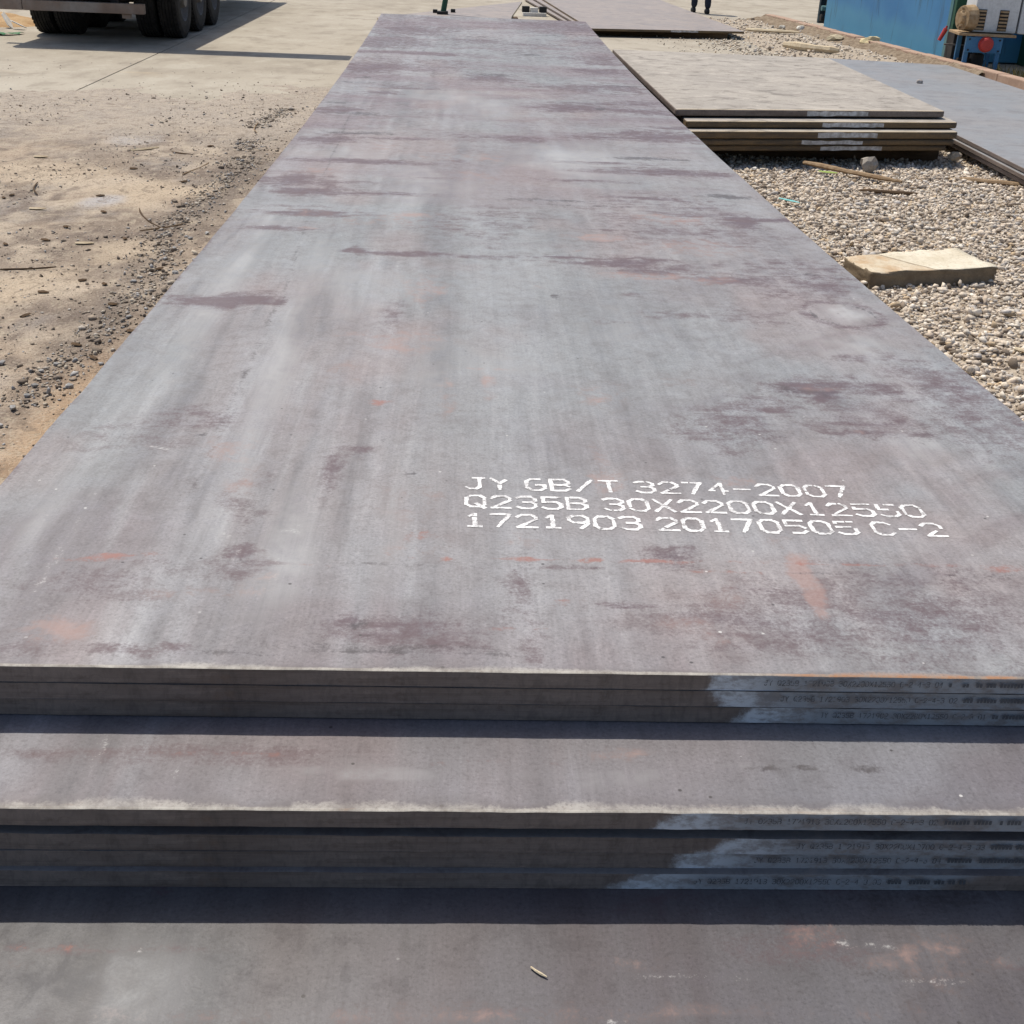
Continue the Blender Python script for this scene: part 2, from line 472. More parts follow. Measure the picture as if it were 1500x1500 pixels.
# drifted sandy dirt over the near left of the yard
def dirt_h(X, Y):
    edge = 10.6 + 0.55 * (X + 3.7) * 0.6 + 0.9 * fbm(X * 0.8, Y * 0.6, 41, 3)
    t2 = np.clip((edge + 0.6 - Y) / 3.2, 0, 1)
    thin = (t2 - 0.35) * 0.05 + 0.016 * fbm(X * 1.8, Y * 1.3, 281, 4) + 0.007 * fbm(X * 7, Y * 5, 291, 3)
    full = 0.028 + 0.020 * fbm(X * 1.1, Y * 0.9, 21, 4) + 0.011 * fbm(X * 6, Y * 6, 31, 3)
    h = np.clip(thin, -0.04, 0.05) * (1 - t2) + full * t2 - 0.012 * (1 - t2)
    return h + 0.02 * np.exp(-((X + 1.45) / 0.22) ** 2) * t2
def dirt_sheet():
    xs = np.arange(-7.0, -0.9, 0.034); ys = np.arange(-1.0, 12.6, 0.034)
    X, Y = np.meshgrid(xs, ys)
    h = dirt_h(X, Y)
    v = np.stack([X, Y, h], -1).reshape(-1, 3)
    ny, nx = X.shape
    i = np.arange(ny * nx).reshape(ny, nx)
    q = np.stack([i[:-1, :-1], i[:-1, 1:], i[1:, 1:], i[1:, :-1]], -1).reshape(-1, 4)
    me = big_mesh('dirt', v, q)
    me.polygons.foreach_set('use_smooth', np.ones(len(me.polygons), dtype=bool))
    sm = lambda a, lo, hi: (lambda t: t * t * (3 - 2 * t))(np.clip((a - lo) / (hi - lo), 0, 1))
    def mix(c, m, col): return c * (1 - m[..., None]) + np.array(col) * m[..., None]
    C = np.zeros(X.shape + (3,)) + np.array((0.43, 0.355, 0.265))
    C = mix(C, sm(fbm(X * 0.9, Y * 0.7, 201, 5), -0.2, 0.2), (0.30, 0.25, 0.195))
    C = mix(C, sm(fbm(X * 1.6, Y * 1.3, 211, 5), 0.05, 0.4) * 0.9, (0.54, 0.465, 0.355))
    C = mix(C, sm(fbm(X * 2.2, Y * 1.5, 221, 5), 0.12, 0.4) * 0.75, (0.275, 0.255, 0.23))
    C = mix(C, sm(fbm(X * 4.5, Y * 3.5, 231, 4), 0.1, 0.45) * 0.65, (0.235, 0.19, 0.145))
    C = mix(C, sm(fbm(X * 9, Y * 6, 261, 3), 0.05, 0.4) * 0.8, (0.20, 0.165, 0.135))
    C = mix(C, sm(fbm(X * 8, Y * 6, 271, 3), 0.12, 0.5) * 0.7, (0.52, 0.45, 0.345))
    # darker, stonier strip along the plates; bare orange sand at the near end of it
    seam = np.exp(-((X + 1.68 + 0.05 * np.sin(Y * 1.7)) / 0.17) ** 2) * sm(fbm(X * 2, Y * 1.5, 241, 4), -0.5, 0.1) * np.clip((Y - 2.0) / 1.0, 0, 1)
    C = mix(C, seam * 0.8, (0.19, 0.165, 0.14))
    C = mix(C, np.exp(-((X + 1.52) / 0.13) ** 2 - ((Y - 2.2) / 0.8) ** 2) * 0.85, (0.47, 0.33, 0.20))
    w = 0.25 * fbm(X * 3, Y * 3, 251, 4)
    for (cx, cy, rx, ry, k) in ((-2.1, 5.87, 0.28, 0.35, 1), (-2.16, 3.88, 0.25, 0.35, 1), (-1.94, 4.53, 0.2, 0.2, .8), (-1.75, 9.23, 0.25, 0.3, 1), (-2.92, 6.34, 0.5, 0.4, .7), (-2.6, 8.4, 0.5, 0.3, .6)):
        d = ((X - cx + w) / rx) ** 2 + ((Y - cy + w) / ry) ** 2
        C = mix(C, np.exp(-d ** 2) * 0.9 * k, (0.56, 0.47, 0.34))
    for (cx, cy, rx, ry) in ((-2.6, 7.72, 0.14, 0.2), (-2.26, 5.64, 0.1, 0.15)):
        d = ((X - cx + w * .5) / rx) ** 2 + ((Y - cy + w * .5) / ry) ** 2
        C = mix(C, np.exp(-d ** 2) * 0.9, (0.50, 0.50, 0.49))
    C = mix(C, sm(Y + w * 3, 6.5, 9.0) * 0.85, (0.43, 0.39, 0.325))
    c4 = np.ones((C.shape[0] * C.shape[1], 4), dtype=np.float32); c4[:, :3] = np.clip(C.reshape(-1, 3) * np.array((1.0, 0.975, 1.01)), 0.05, 0.8)
    at = me.attributes.new('base', 'FLOAT_COLOR', 'POINT'); at.data.foreach_set('color', c4.ravel())
    return me
tag(link_mesh('dirt', dirt_sheet(), M['dirt']), kind='structure')

# gravel bed on the right: sheet with real stones on it
def gh(x, y):
    dip = np.clip((y - 7.1) / 0.9, 0, 1) * np.clip((12.2 - y) / 0.6, 0, 1) * np.clip((4.1 - x) / 0.5, 0, 1)
    return 0.006 + 0.018 * fbm(x * 0.9, y * 0.9, 51, 3) - 0.055 * dip
def gravel_sheet():
    xs = np.arange(0.4, 6.4, 0.08); ys = np.arange(-3.0, 23.6, 0.08)
    X, Y = np.meshgrid(xs, ys)
    h = gh(X, Y) + 0.004
    far = np.clip((Y - 12.0) / 1.5, 0, 1) * np.clip((4.3 - X) / 0.7, 0, 1)
    h = np.where(far > 0.3, -0.08, h)
    h = np.where(Y > 22.9, -0.02, h)
    v = np.stack([X, Y, h], -1).reshape(-1, 3)
    ny, nx = X.shape
    i = np.arange(ny * nx).reshape(ny, nx)
    q = np.stack([i[:-1, :-1], i[:-1, 1:], i[1:, 1:], i[1:, :-1]], -1).reshape(-1, 4)
    me = big_mesh('gravel_bed', v, q)
    me.polygons.foreach_set('use_smooth', np.ones(len(me.polygons), dtype=bool))
    return me
tag(link_mesh('gravel_bed', gravel_sheet(), M['gravel_bed']), kind='structure')

# icosahedron stones, many at once
_p = (1 + 5 ** 0.5) / 2
ICO_V = np.array([(-1, _p, 0), (1, _p, 0), (-1, -_p, 0), (1, -_p, 0), (0, -1, _p), (0, 1, _p), (0, -1, -_p), (0, 1, -_p),
                  (_p, 0, -1), (_p, 0, 1), (-_p, 0, -1), (-_p, 0, 1)], dtype=float)
ICO_V /= np.linalg.norm(ICO_V[0])
ICO_F = np.array([(0, 11, 5), (0, 5, 1), (0, 1, 7), (0, 7, 10), (0, 10, 11), (1, 5, 9), (5, 11, 4), (11, 10, 2), (10, 7, 6), (7, 1, 8),
                  (3, 9, 4), (3, 4, 2), (3, 2, 6), (3, 6, 8), (3, 8, 9), (4, 9, 5), (2, 4, 11), (6, 2, 10), (8, 6, 7), (9, 8, 1)])
def rand_rot(n, r):
    q = r.normal(size=(n, 4)); q /= np.linalg.norm(q, axis=1)[:, None]
    w, x, y, z = q.T
    return np.stack([np.stack([1 - 2 * (y * y + z * z), 2 * (x * y - z * w), 2 * (x * z + y * w)], -1),
                     np.stack([2 * (x * y + z * w), 1 - 2 * (x * x + z * z), 2 * (y * z - x * w)], -1),
                     np.stack([2 * (x * z - y * w), 2 * (y * z + x * w), 1 - 2 * (x * x + y * y)], -1)], 1)
def stones_mesh(name, pos, size, r, tints, tint_p, squash=(1.0, 0.72, 0.46)):
    n = len(pos)
    v = np.repeat(ICO_V[None], n, 0) * r.uniform(0.58, 1.25, (n, 12, 1))
    sq = np.array(squash) * r.uniform(0.75, 1.25, (n, 3))
    v = v * sq[:, None, :] * size[:, None, None] * 0.5
    # mostly lying flat, then freely turned a bit
    R1 = rand_rot(n, r)
    flat = np.zeros((n, 3, 3)); a = r.uniform(0, 6.283, n)
    flat[:, 0, 0] = np.cos(a); flat[:, 0, 1] = -np.sin(a); flat[:, 1, 0] = np.sin(a); flat[:, 1, 1] = np.cos(a); flat[:, 2, 2] = 1
    use = r.random(n) < 0.55
    R1[use] = flat[use]
    v = np.einsum('nij,nkj->nki', R1, v) + pos[:, None, :]
    f = (ICO_F[None] + (np.arange(n) * 12)[:, None, None]).reshape(-1, 3)
    me = big_mesh(name, v.reshape(-1, 3), f)
    T = np.array(tints)[r.choice(len(tints), n, p=tint_p)] * r.uniform(0.75, 1.2, (n, 1))
    c = np.ones((n, 12, 4), dtype=np.float32); c[:, :, :3] = T[:, None, :]
    at = me.attributes.new('tint', 'FLOAT_COLOR', 'POINT')
    at.data.foreach_set('color', c.ravel())
    return me

GT = [(0.72, 0.63, 0.52), (0.64, 0.55, 0.45), (0.48, 0.40, 0.32), (0.76, 0.70, 0.61), (0.23, 0.185, 0.145), (0.62, 0.48, 0.32), (0.52, 0.49, 0.46)]
GP = [0.27, 0.21, 0.14, 0.15, 0.09, 0.06, 0.08]
def gravel():
    r = np.random.default_rng(5)
    n1 = 72000
    x = r.uniform(1.0, 3.95, n1); y = r.uniform(2.0, 9.0, n1)
    s = np.clip(r.lognormal(math.log(0.0225), 0.42, n1), 0.009, 0.06)
    n2 = 4500
    x2 = r.uniform(3.6, 6.25, n2); y2 = r.uniform(9.0, 23.0, n2)
    s2 = np.clip(r.lognormal(math.log(0.036), 0.35, n2), 0.015, 0.09)
    n3 = 900                                          # fading out over the sandy concrete
    x3 = 3.9 + np.abs(r.normal(0, 0.5, n3)) * -1; y3 = r.uniform(12.5, 22.8, n3)
    s3 = r.uniform(0.015, 0.045, n3)
    n4 = 15000
    x4 = r.uniform(1.0, 4.6, n4); y4 = r.uniform(-1.2, 2.0, n4); s4 = np.clip(r.lognormal(math.log(0.025), 0.48, n4), 0.009, 0.09)
    x = np.concatenate([x, x2, x4, x3]); y = np.concatenate([y, y2, y4, y3]); s = np.concatenate([s, s2, s4, s3])
    z = gh(x, y) + s * r.uniform(-0.1, 0.45, len(s)) + 0.002
    z[n1 + n2 + n4:] = s3 * 0.2
    return stones_mesh('gravel', np.stack([x, y, z], -1), s, r, GT, GP)
tag(link_mesh('gravel', gravel(), M['stone']), 'loose pale crushed gravel covering the right side of the yard', 'gravel', kind='stuff')

# grit and small pebbles scattered on the dirt
def grit():
    r = np.random.default_rng(15)
    n = 26000
    x = r.uniform(-7, -1.2, n); y = r.uniform(0.5, 12.5, n)
    keep = (fbm(x * 0.9, y * 0.7, 61, 3) > -0.15) & (r.random(n) < np.clip(1.35 - (y - 5) / 5, 0.04, 1))
    x, y = x[keep], y[keep]
    s = np.clip(r.lognormal(math.log(0.010), 0.5, len(x)), 0.004, 0.045)
    # a seam of broken grey stone beside the plates
    m = 5000
    y2 = r.uniform(1.2, 9.5, m); x2 = -1.64 - 0.02 * (y2 - 2) + r.normal(0, 0.075, m) + 0.06 * np.sin(y2 * 2.1)
    k2 = fbm(y2 * 1.1, y2 * 0 + 3, 71, 3) > -0.2
    x2, y2 = x2[k2], y2[k2]
    s2 = np.clip(r.lognormal(math.log(0.011), 0.55, len(x2)), 0.004, 0.05)
    x = np.concatenate([x, x2]); y = np.concatenate([y, y2]); s = np.concatenate([s, s2])
    z = np.maximum(dirt_h(x, y), 0.0) + s * 0.14
    return stones_mesh('grit', np.stack([x, y, z], -1), s, r,
                       [(0.19, 0.155, 0.125), (0.29, 0.24, 0.19), (0.44, 0.40, 0.35), (0.50, 0.44, 0.355), (0.38, 0.38, 0.38)],
                       [0.27, 0.25, 0.18, 0.15, 0.15])
tag(link_mesh('grit', grit(), M['stone']), 'fine grit and pebbles strewn over the sandy ground', 'grit', kind='stuff')

# ================================================================ MAIN STACK
SAG = 0.0878
def sag(y):
    t = np.clip(np.asarray(y, dtype=float) / 12.55, 0, 1)
    return -SAG * 4 * t * (1 - t)

def plate_mesh(name, w, L, th, y_front, xs, ys, seed):
    """long plate that follows the sag; local origin = top of the front edge's middle"""
    nx, ny = len(xs), len(ys)
    X, Y = np.meshgrid(xs, ys)
    jit = 0.0012 * fbm(X[0] * 25, X[0] * 0 + seed, 81 + seed, 4)
    Y = Y.copy(); Y[0] += jit; Y[1] += jit * 0.5
    X = X.copy()
    jl = 0.003 * fbm(ys * 5, ys * 0 + seed, 91 + seed, 4)
    X[:, 0] += jl; X[:, -1] += jl[::-1]
    Z = sag(Y + y_front) - sag(y_front)
    # soft rolled-over rim
    Z = Z.copy(); Z[0] -= 0.0015
    top = np.stack([X, Y, Z], -1)
    V = [top.reshape(-1, 3)]; F = []; mi = []
    i = np.arange(nx * ny).reshape(ny, nx)
    q = np.stack([i[:-1, :-1], i[:-1, 1:], i[1:, 1:], i[1:, :-1]], -1).reshape(-1, 4)
    F.append(q); mi.append(np.zeros(len(q)))
    base = nx * ny
    def strip(row, flip):
        nonlocal base
        n = len(row)
        lo = row.copy(); lo[:, 2] -= th
        V.append(row); V.append(lo)
        a = base + np.arange(n); b = a + n
        s = np.stack([a[:-1], a[1:], b[1:], b[:-1]], -1)
        if not flip: s = s[:, ::-1]
        F.append(s); mi.append(np.ones(len(s)))
        base += 2 * n
    strip(top[0], False); strip(top[-1], True)
    strip(top[:, 0], True); strip(top[:, -1], False)
    # underside
    l = top[:, 0].copy(); r = top[:, -1].copy(); l[:, 2] -= th; r[:, 2] -= th
    V.append(l); V.append(r)
    a = base + np.arange(ny); b = a + ny
    s = np.stack([a[:-1], a[1:], b[1:], b[:-1]], -1)
    F.append(s); mi.append(np.ones(len(s)))
    me = big_mesh(name, np.concatenate(V), np.concatenate(F))
    me.polygons.foreach_set('material_index', np.concatenate(mi).astype(np.int32))
    return me, top

STAINS = [
('P',-0.737,11.040,0.388,0.296,0.80),('P',-0.937,10.004,0.325,0.315,0.90),('P',-0.555,9.316,0.508,0.096,0.80),('P',-0.918,8.379,0.281,0.378,0.90),
('P',-0.149,10.383,0.282,0.165,0.60),('P',0.836,11.785,0.432,0.451,0.80),('P',0.943,10.642,0.266,0.286,0.60),('P',0.938,9.314,0.269,0.291,0.70),
('P',-0.424,8.489,0.316,0.342,0.40),('P',-0.037,7.948,0.177,0.197,0.80),('P',0.859,8.535,0.222,0.173,0.80),('P',0.803,7.511,0.351,0.184,0.80),
('P',0.503,6.549,0.223,0.153,0.90),('P',0.931,6.477,0.225,0.121,0.80),('P',-1.005,6.058,0.177,0.110,0.80),('P',-0.925,5.054,0.138,0.151,0.90),
('P',0.938,5.527,0.160,0.173,1.00),('P',0.752,5.582,0.080,0.100,0.90),('P',0.616,5.410,0.175,0.072,0.80),('P',0.080,5.248,0.112,0.069,0.80),
('P',-0.141,5.269,0.111,0.069,0.50),('P',-0.928,3.907,0.130,0.140,0.90),('P',-0.856,3.660,0.166,0.058,1.00),('P',-0.559,3.666,0.169,0.029,0.80),
('P',0.702,4.422,0.305,0.074,0.80),('P',0.959,4.380,0.102,0.055,0.70),('P',-0.913,2.964,0.097,0.034,0.90),('P',0.868,3.368,0.086,0.133,0.90),
('P',0.566,3.481,0.230,0.276,0.40),('P',-0.113,3.126,0.208,0.302,0.35),('P',0.608,3.051,0.319,0.177,0.40),('P',-0.591,2.654,0.035,0.040,0.90),
('P',-0.427,2.635,0.116,0.030,0.90),('P',-0.170,2.609,0.117,0.020,0.80),('P',0.090,2.651,0.095,0.020,0.90),('P',0.309,2.600,0.155,0.059,1.00),
('P',0.681,2.395,0.139,0.045,0.90),('P',0.918,2.430,0.142,0.231,0.50),('P',0.449,2.513,0.142,0.076,0.70),('P',-0.989,1.962,0.077,0.043,0.80),
('P',-0.886,1.995,0.078,0.066,1.00),('P',-0.757,1.993,0.016,0.037,1.00),('P',0.428,1.960,0.124,0.037,0.40),('P',0.631,1.958,0.104,0.089,0.40),
('P',0.651,1.336,0.097,0.048,0.90),('P',0.653,1.311,0.053,0.062,0.90),('P',0.814,1.359,0.063,0.054,0.60),('P',0.380,1.022,0.094,0.108,0.50),
('P',0.507,1.164,0.100,0.071,0.50),('P',0.745,1.089,0.131,0.114,0.50),('P',1.041,1.403,0.110,0.222,0.50),('P',0.994,1.105,0.100,0.185,0.50),
('P',-0.806,1.030,0.074,0.051,0.50),('P',-0.885,0.921,0.113,0.099,0.30),('P',-0.485,0.739,0.019,0.091,0.70),('P',-0.433,0.851,0.021,0.030,0.50),
('P',-0.421,1.855,0.027,0.138,0.50),('P',-0.632,0.598,0.063,0.125,0.30),('P',-0.304,0.112,0.073,0.037,0.90),('P',-0.400,0.130,0.032,0.032,0.70),
('P',-0.240,0.083,0.052,0.036,0.60),('P',-0.125,0.216,0.028,0.161,0.40),('P',-0.602,0.375,0.021,0.026,0.90),('P',-0.621,0.318,0.056,0.045,0.40),
('P',-0.807,0.251,0.097,0.058,0.35),('P',-0.733,0.048,0.049,0.015,0.70),('P',-0.645,0.053,0.020,0.015,0.70),('P',-0.881,0.046,0.058,0.019,0.50),
('P',0.410,0.176,0.227,0.112,0.50),('P',0.570,0.311,0.182,0.076,0.35),('P',0.148,0.386,0.043,0.032,0.80),('P',0.264,0.972,0.061,0.083,0.30),
('P',0.216,1.882,0.080,0.042,0.30),('S',-0.364,1.631,0.091,0.098,0.60),('S',-0.343,2.162,0.083,0.145,0.60),('S',-0.528,3.150,0.205,0.085,0.50),
('S',-0.429,3.264,0.079,0.050,0.90),('S',-0.773,3.275,0.156,0.101,0.35),('S',-0.513,1.680,0.055,0.025,0.60),('S',-0.521,1.361,0.050,0.105,0.40),
('S',0.263,2.970,0.090,0.046,0.90),('S',0.603,3.355,0.169,0.079,0.70),('S',0.606,2.884,0.154,0.133,0.50),('S',0.389,2.414,0.138,0.045,0.70),
('S',0.590,2.393,0.069,0.045,0.90),('S',-0.698,0.836,0.053,0.093,0.60),('S',-0.661,0.695,0.037,0.084,0.45),('S',-0.160,1.286,0.017,0.111,0.60),
('S',-0.259,1.205,0.029,0.135,0.40),('S',0.109,1.231,0.058,0.074,0.50),('S',0.066,0.823,0.020,0.075,0.60),('S',0.062,0.716,0.039,0.056,0.80),
('S',0.328,0.730,0.042,0.049,0.50),('S',0.370,0.395,0.020,0.033,0.80),('S',0.362,0.317,0.019,0.066,1.00),('S',0.360,0.232,0.010,0.038,1.00),
('S',0.330,0.462,0.051,0.029,0.40),('S',-0.837,0.097,0.050,0.040,0.70),('S',-0.669,0.221,0.065,0.034,0.35),('S',-0.555,0.260,0.022,0.059,0.50),
('S',-0.291,0.395,0.072,0.040,0.30),('S',0.196,0.226,0.046,0.070,0.30),('S',0.146,0.136,0.055,0.043,0.40),('S',-0.121,0.443,0.037,0.028,0.40),
('S',-0.349,4.614,0.200,0.155,0.35),('S',-0.154,4.111,0.155,0.167,0.40),('S',-0.081,4.628,0.068,0.097,0.70),('S',-0.630,4.859,0.068,0.103,0.50),
('S',-0.865,4.150,0.090,0.084,0.50),('S',-0.310,0.598,0.078,0.095,0.30),('S',0.664,1.322,0.044,0.031,0.70),('S',-0.300,6.589,0.260,0.308,0.20),
('S',0.326,1.348,0.070,0.053,0.25),('R',-0.822,0.351,0.032,0.010,0.90),('R',-0.107,0.366,0.033,0.007,1.00),('R',-0.017,0.364,0.017,0.008,0.60),
('R',0.007,0.367,0.014,0.008,0.70),('R',0.066,0.364,0.017,0.007,1.00),('R',0.103,0.366,0.036,0.008,1.00),('R',0.162,0.363,0.024,0.007,0.70),
('R',-0.349,0.367,0.014,0.016,0.30),('R',-0.308,0.363,0.007,0.010,0.60),('R',-0.249,0.363,0.009,0.010,0.70),('R',0.727,0.358,0.044,0.013,0.70),
('R',0.640,0.371,0.063,0.005,0.50),('R',0.406,0.367,0.222,0.004,0.50),('R',-0.744,0.359,0.046,0.008,0.40),('W',0.929,2.017,0.047,0.084,0.90),
('W',-0.126,6.634,0.263,0.623,0.40),('W',-0.393,6.882,0.268,0.326,0.40),('W',1.078,5.439,0.159,0.485,0.40),('W',0.352,4.559,0.307,0.481,0.50),
('W',-0.395,3.906,0.207,0.393,0.40),('W',0.557,3.617,0.177,0.289,0.30),('W',-0.806,4.524,0.193,0.282,0.35),('W',-0.553,2.179,0.145,0.325,0.30),
('W',0.216,1.882,0.160,0.212,0.25),('W',0.856,1.677,0.118,0.128,0.40),('W',0.767,0.962,0.063,0.168,0.40),('W',-0.201,1.414,0.241,0.219,0.25),
('D',0.813,1.006,0.096,0.086,0.30),('D',-0.389,0.131,0.013,0.013,0.90),('D',-0.361,0.100,0.021,0.012,0.50),('D',-0.342,0.051,0.091,0.006,0.70),
('D',-0.199,0.049,0.082,0.006,0.60),('D',-0.552,0.042,0.070,0.006,0.60),('D',-0.425,0.068,0.061,0.003,0.50),('D',-0.302,0.064,0.113,0.003,0.60),
('D',0.059,2.126,0.011,0.024,1.00),('D',0.457,0.984,0.047,0.051,0.30),('D',0.155,0.392,0.015,0.013,0.50),('D',-0.394,0.912,0.004,0.008,1.00),
('D',-0.324,0.733,0.004,0.007,1.00),('D',-0.780,0.920,0.004,0.008,1.00),('D',0.654,6.527,0.045,0.061,1.00),('D',0.591,1.306,0.044,0.036,0.50),
('D',0.670,1.282,0.052,0.031,0.60),('D',0.807,1.282,0.052,0.031,0.30)
]

def steel_base(X, Y, tone, seed, far=True):
    """broad colour of the mill scale: rolling streaks, cloudy patches, faint rust bloom"""
    sm = lambda a, lo, hi: (lambda t: t * t * (3 - 2 * t))(np.clip((a - lo) / (hi - lo), 0, 1))
    def mix(c, m, col): return c * (1 - m[:, None]) + np.array(col) * m[:, None]
    wx = X + 0.05 * fbm(X * 2, Y * 1.2, seed + 1, 3)
    C = np.zeros((len(X), 3)) + np.array((0.250, 0.254, 0.254))
    C = mix(C, sm(fbm(wx * 1.5, Y * 0.7, seed + 11, 4), -0.2, 0.3), (0.268, 0.246, 0.242))
    C = mix(C, sm(fbm(wx * 1.1, Y * 0.8, seed + 21, 5), 0.05, 0.45) * 0.6, (0.195, 0.160, 0.165))
    # streaks along the rolling direction, strongest on the left third
    lw = 0.45 + 0.55 * sm(-X, 0.0, 0.6)
    st = fbm(wx * 7, Y * 0.45, seed + 31, 4)
    C = mix(C, sm(st, 0.02, 0.5) * 0.6 * lw, (0.345, 0.348, 0.355))
    C = mix(C, sm(-st, 0.05, 0.5) * 0.6 * lw, (0.15, 0.145, 0.15))
    st = fbm(wx * 26, Y * 1.6, seed + 41, 3)
    C = mix(C, sm(st, 0.1, 0.6) * 0.5 * lw, (0.36, 0.36, 0.36))
    C = mix(C, sm(-st, 0.1, 0.6) * 0.5 * lw, (0.145, 0.14, 0.143))
    # slanting brush marks towards the right
    u = X * 0.75 + Y * 0.66; v = -X * 0.66 + Y * 0.75
    br = fbm(u * 3.0, v * 15.0, seed + 51, 4)
    rw = sm(X, 0.0, 0.7) * np.clip((3.5 - Y) / 2, 0, 1)
    C = mix(C, sm(br, 0.0, 0.5) * 0.45 * rw, (0.32, 0.325, 0.335))
    C = mix(C, sm(-br, 0.05, 0.5) * 0.5 * rw, (0.15, 0.128, 0.134))
    # clouds
    cl = fbm(wx * 4.0, Y * 2.6, seed + 61, 5)
    C = mix(C, sm(cl, 0.05, 0.5) * 0.28, (0.32, 0.325, 0.325))
    C = mix(C, sm(-cl, 0.1, 0.5) * 0.30, (0.17, 0.16, 0.163))
    # rust bloom
    rb = fbm(wx * 2.6, Y * 1.4, seed + 71, 5)
    C = mix(C, sm(rb, 0.12, 0.5) * 0.38, (0.30, 0.225, 0.205))
    # bands across
    if far:
        tr = fbm(wx * 0.9, Y * 3.0, seed + 81, 5)
        C = mix(C, sm(tr, 0.0, 0.45) * 0.5 * (0.25 + 0.75 * sm(Y, 2, 6)), (0.20, 0.145, 0.153))
        tr2 = fbm(wx * 2.2, Y * 6.0, seed + 91, 4)
        C = mix(C, sm(tr2, 0.15, 0.5) * 0.5 * sm(Y, 2.5, 6), (0.165, 0.115, 0.123))
        C = mix(C, sm(-tr, 0.1, 0.5) * 0.35, (0.31, 0.315, 0.32))
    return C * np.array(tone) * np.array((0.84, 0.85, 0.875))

def stain_fields(me, top, marks, extras=None, tone=(1, 1, 1), seed=500, far=True):
    n = top.shape[0] * top.shape[1]
    X = top[..., 0].ravel(); Y = top[..., 1].ravel()
    F = {k: np.zeros(n) for k in 'PSRWDL'}
    for i, (k, cx, cy, rx, ry, s) in enumerate(marks):
        g = 1.4 if k == 'P' else 1.2
        rx = max(rx, 0.010) * g; ry = max(ry, 0.007) * g
        w = np.nonzero((np.abs(X - cx) < 2.6 * rx) & (np.abs(Y - cy) < 2.6 * ry))[0]
        if not len(w): continue
        x = (X[w] - cx) / rx; y = (Y[w] - cy) / ry
        x = x + 0.55 * fbm(x * 1.3 + i, y * 1.3, 600 + i, 4); y = y + 0.55 * fbm(x * 1.3, y * 1.3 + i, 900 + i, 4)
        d = x * x + y * y
        if k == 'S': s = s * 0.7 if s < 0.95 else 1.35
        val = s * np.exp(-d ** 1.1) * np.clip(1.0 + 0.6 * fbm(x * 2.5, y * 2.5 + i, 1200 + i, 3), 0.3, 1.25)
        F[k][w] = np.maximum(F[k][w], val)
    if extras: extras(F, X, Y)
    tot = len(me.vertices)
    for nm, keys in (('stain_a', 'PSR'), ('stain_b', 'WDL')):
        c = np.zeros((tot, 4), dtype=np.float32); c[:, 3] = 1
        for j, k in enumerate(keys): c[:n, j] = np.clip(F[k], 0, 1)
        at = me.attributes.new(nm, 'FLOAT_COLOR', 'POINT')
        at.data.foreach_set('color', c.ravel())
    c = np.ones((tot, 4), dtype=np.float32)
    c[:n, :3] = steel_base(X, Y, tone, seed, far)
    at = me.attributes.new('base', 'FLOAT_COLOR', 'POINT')
    at.data.foreach_set('color', c.ravel())

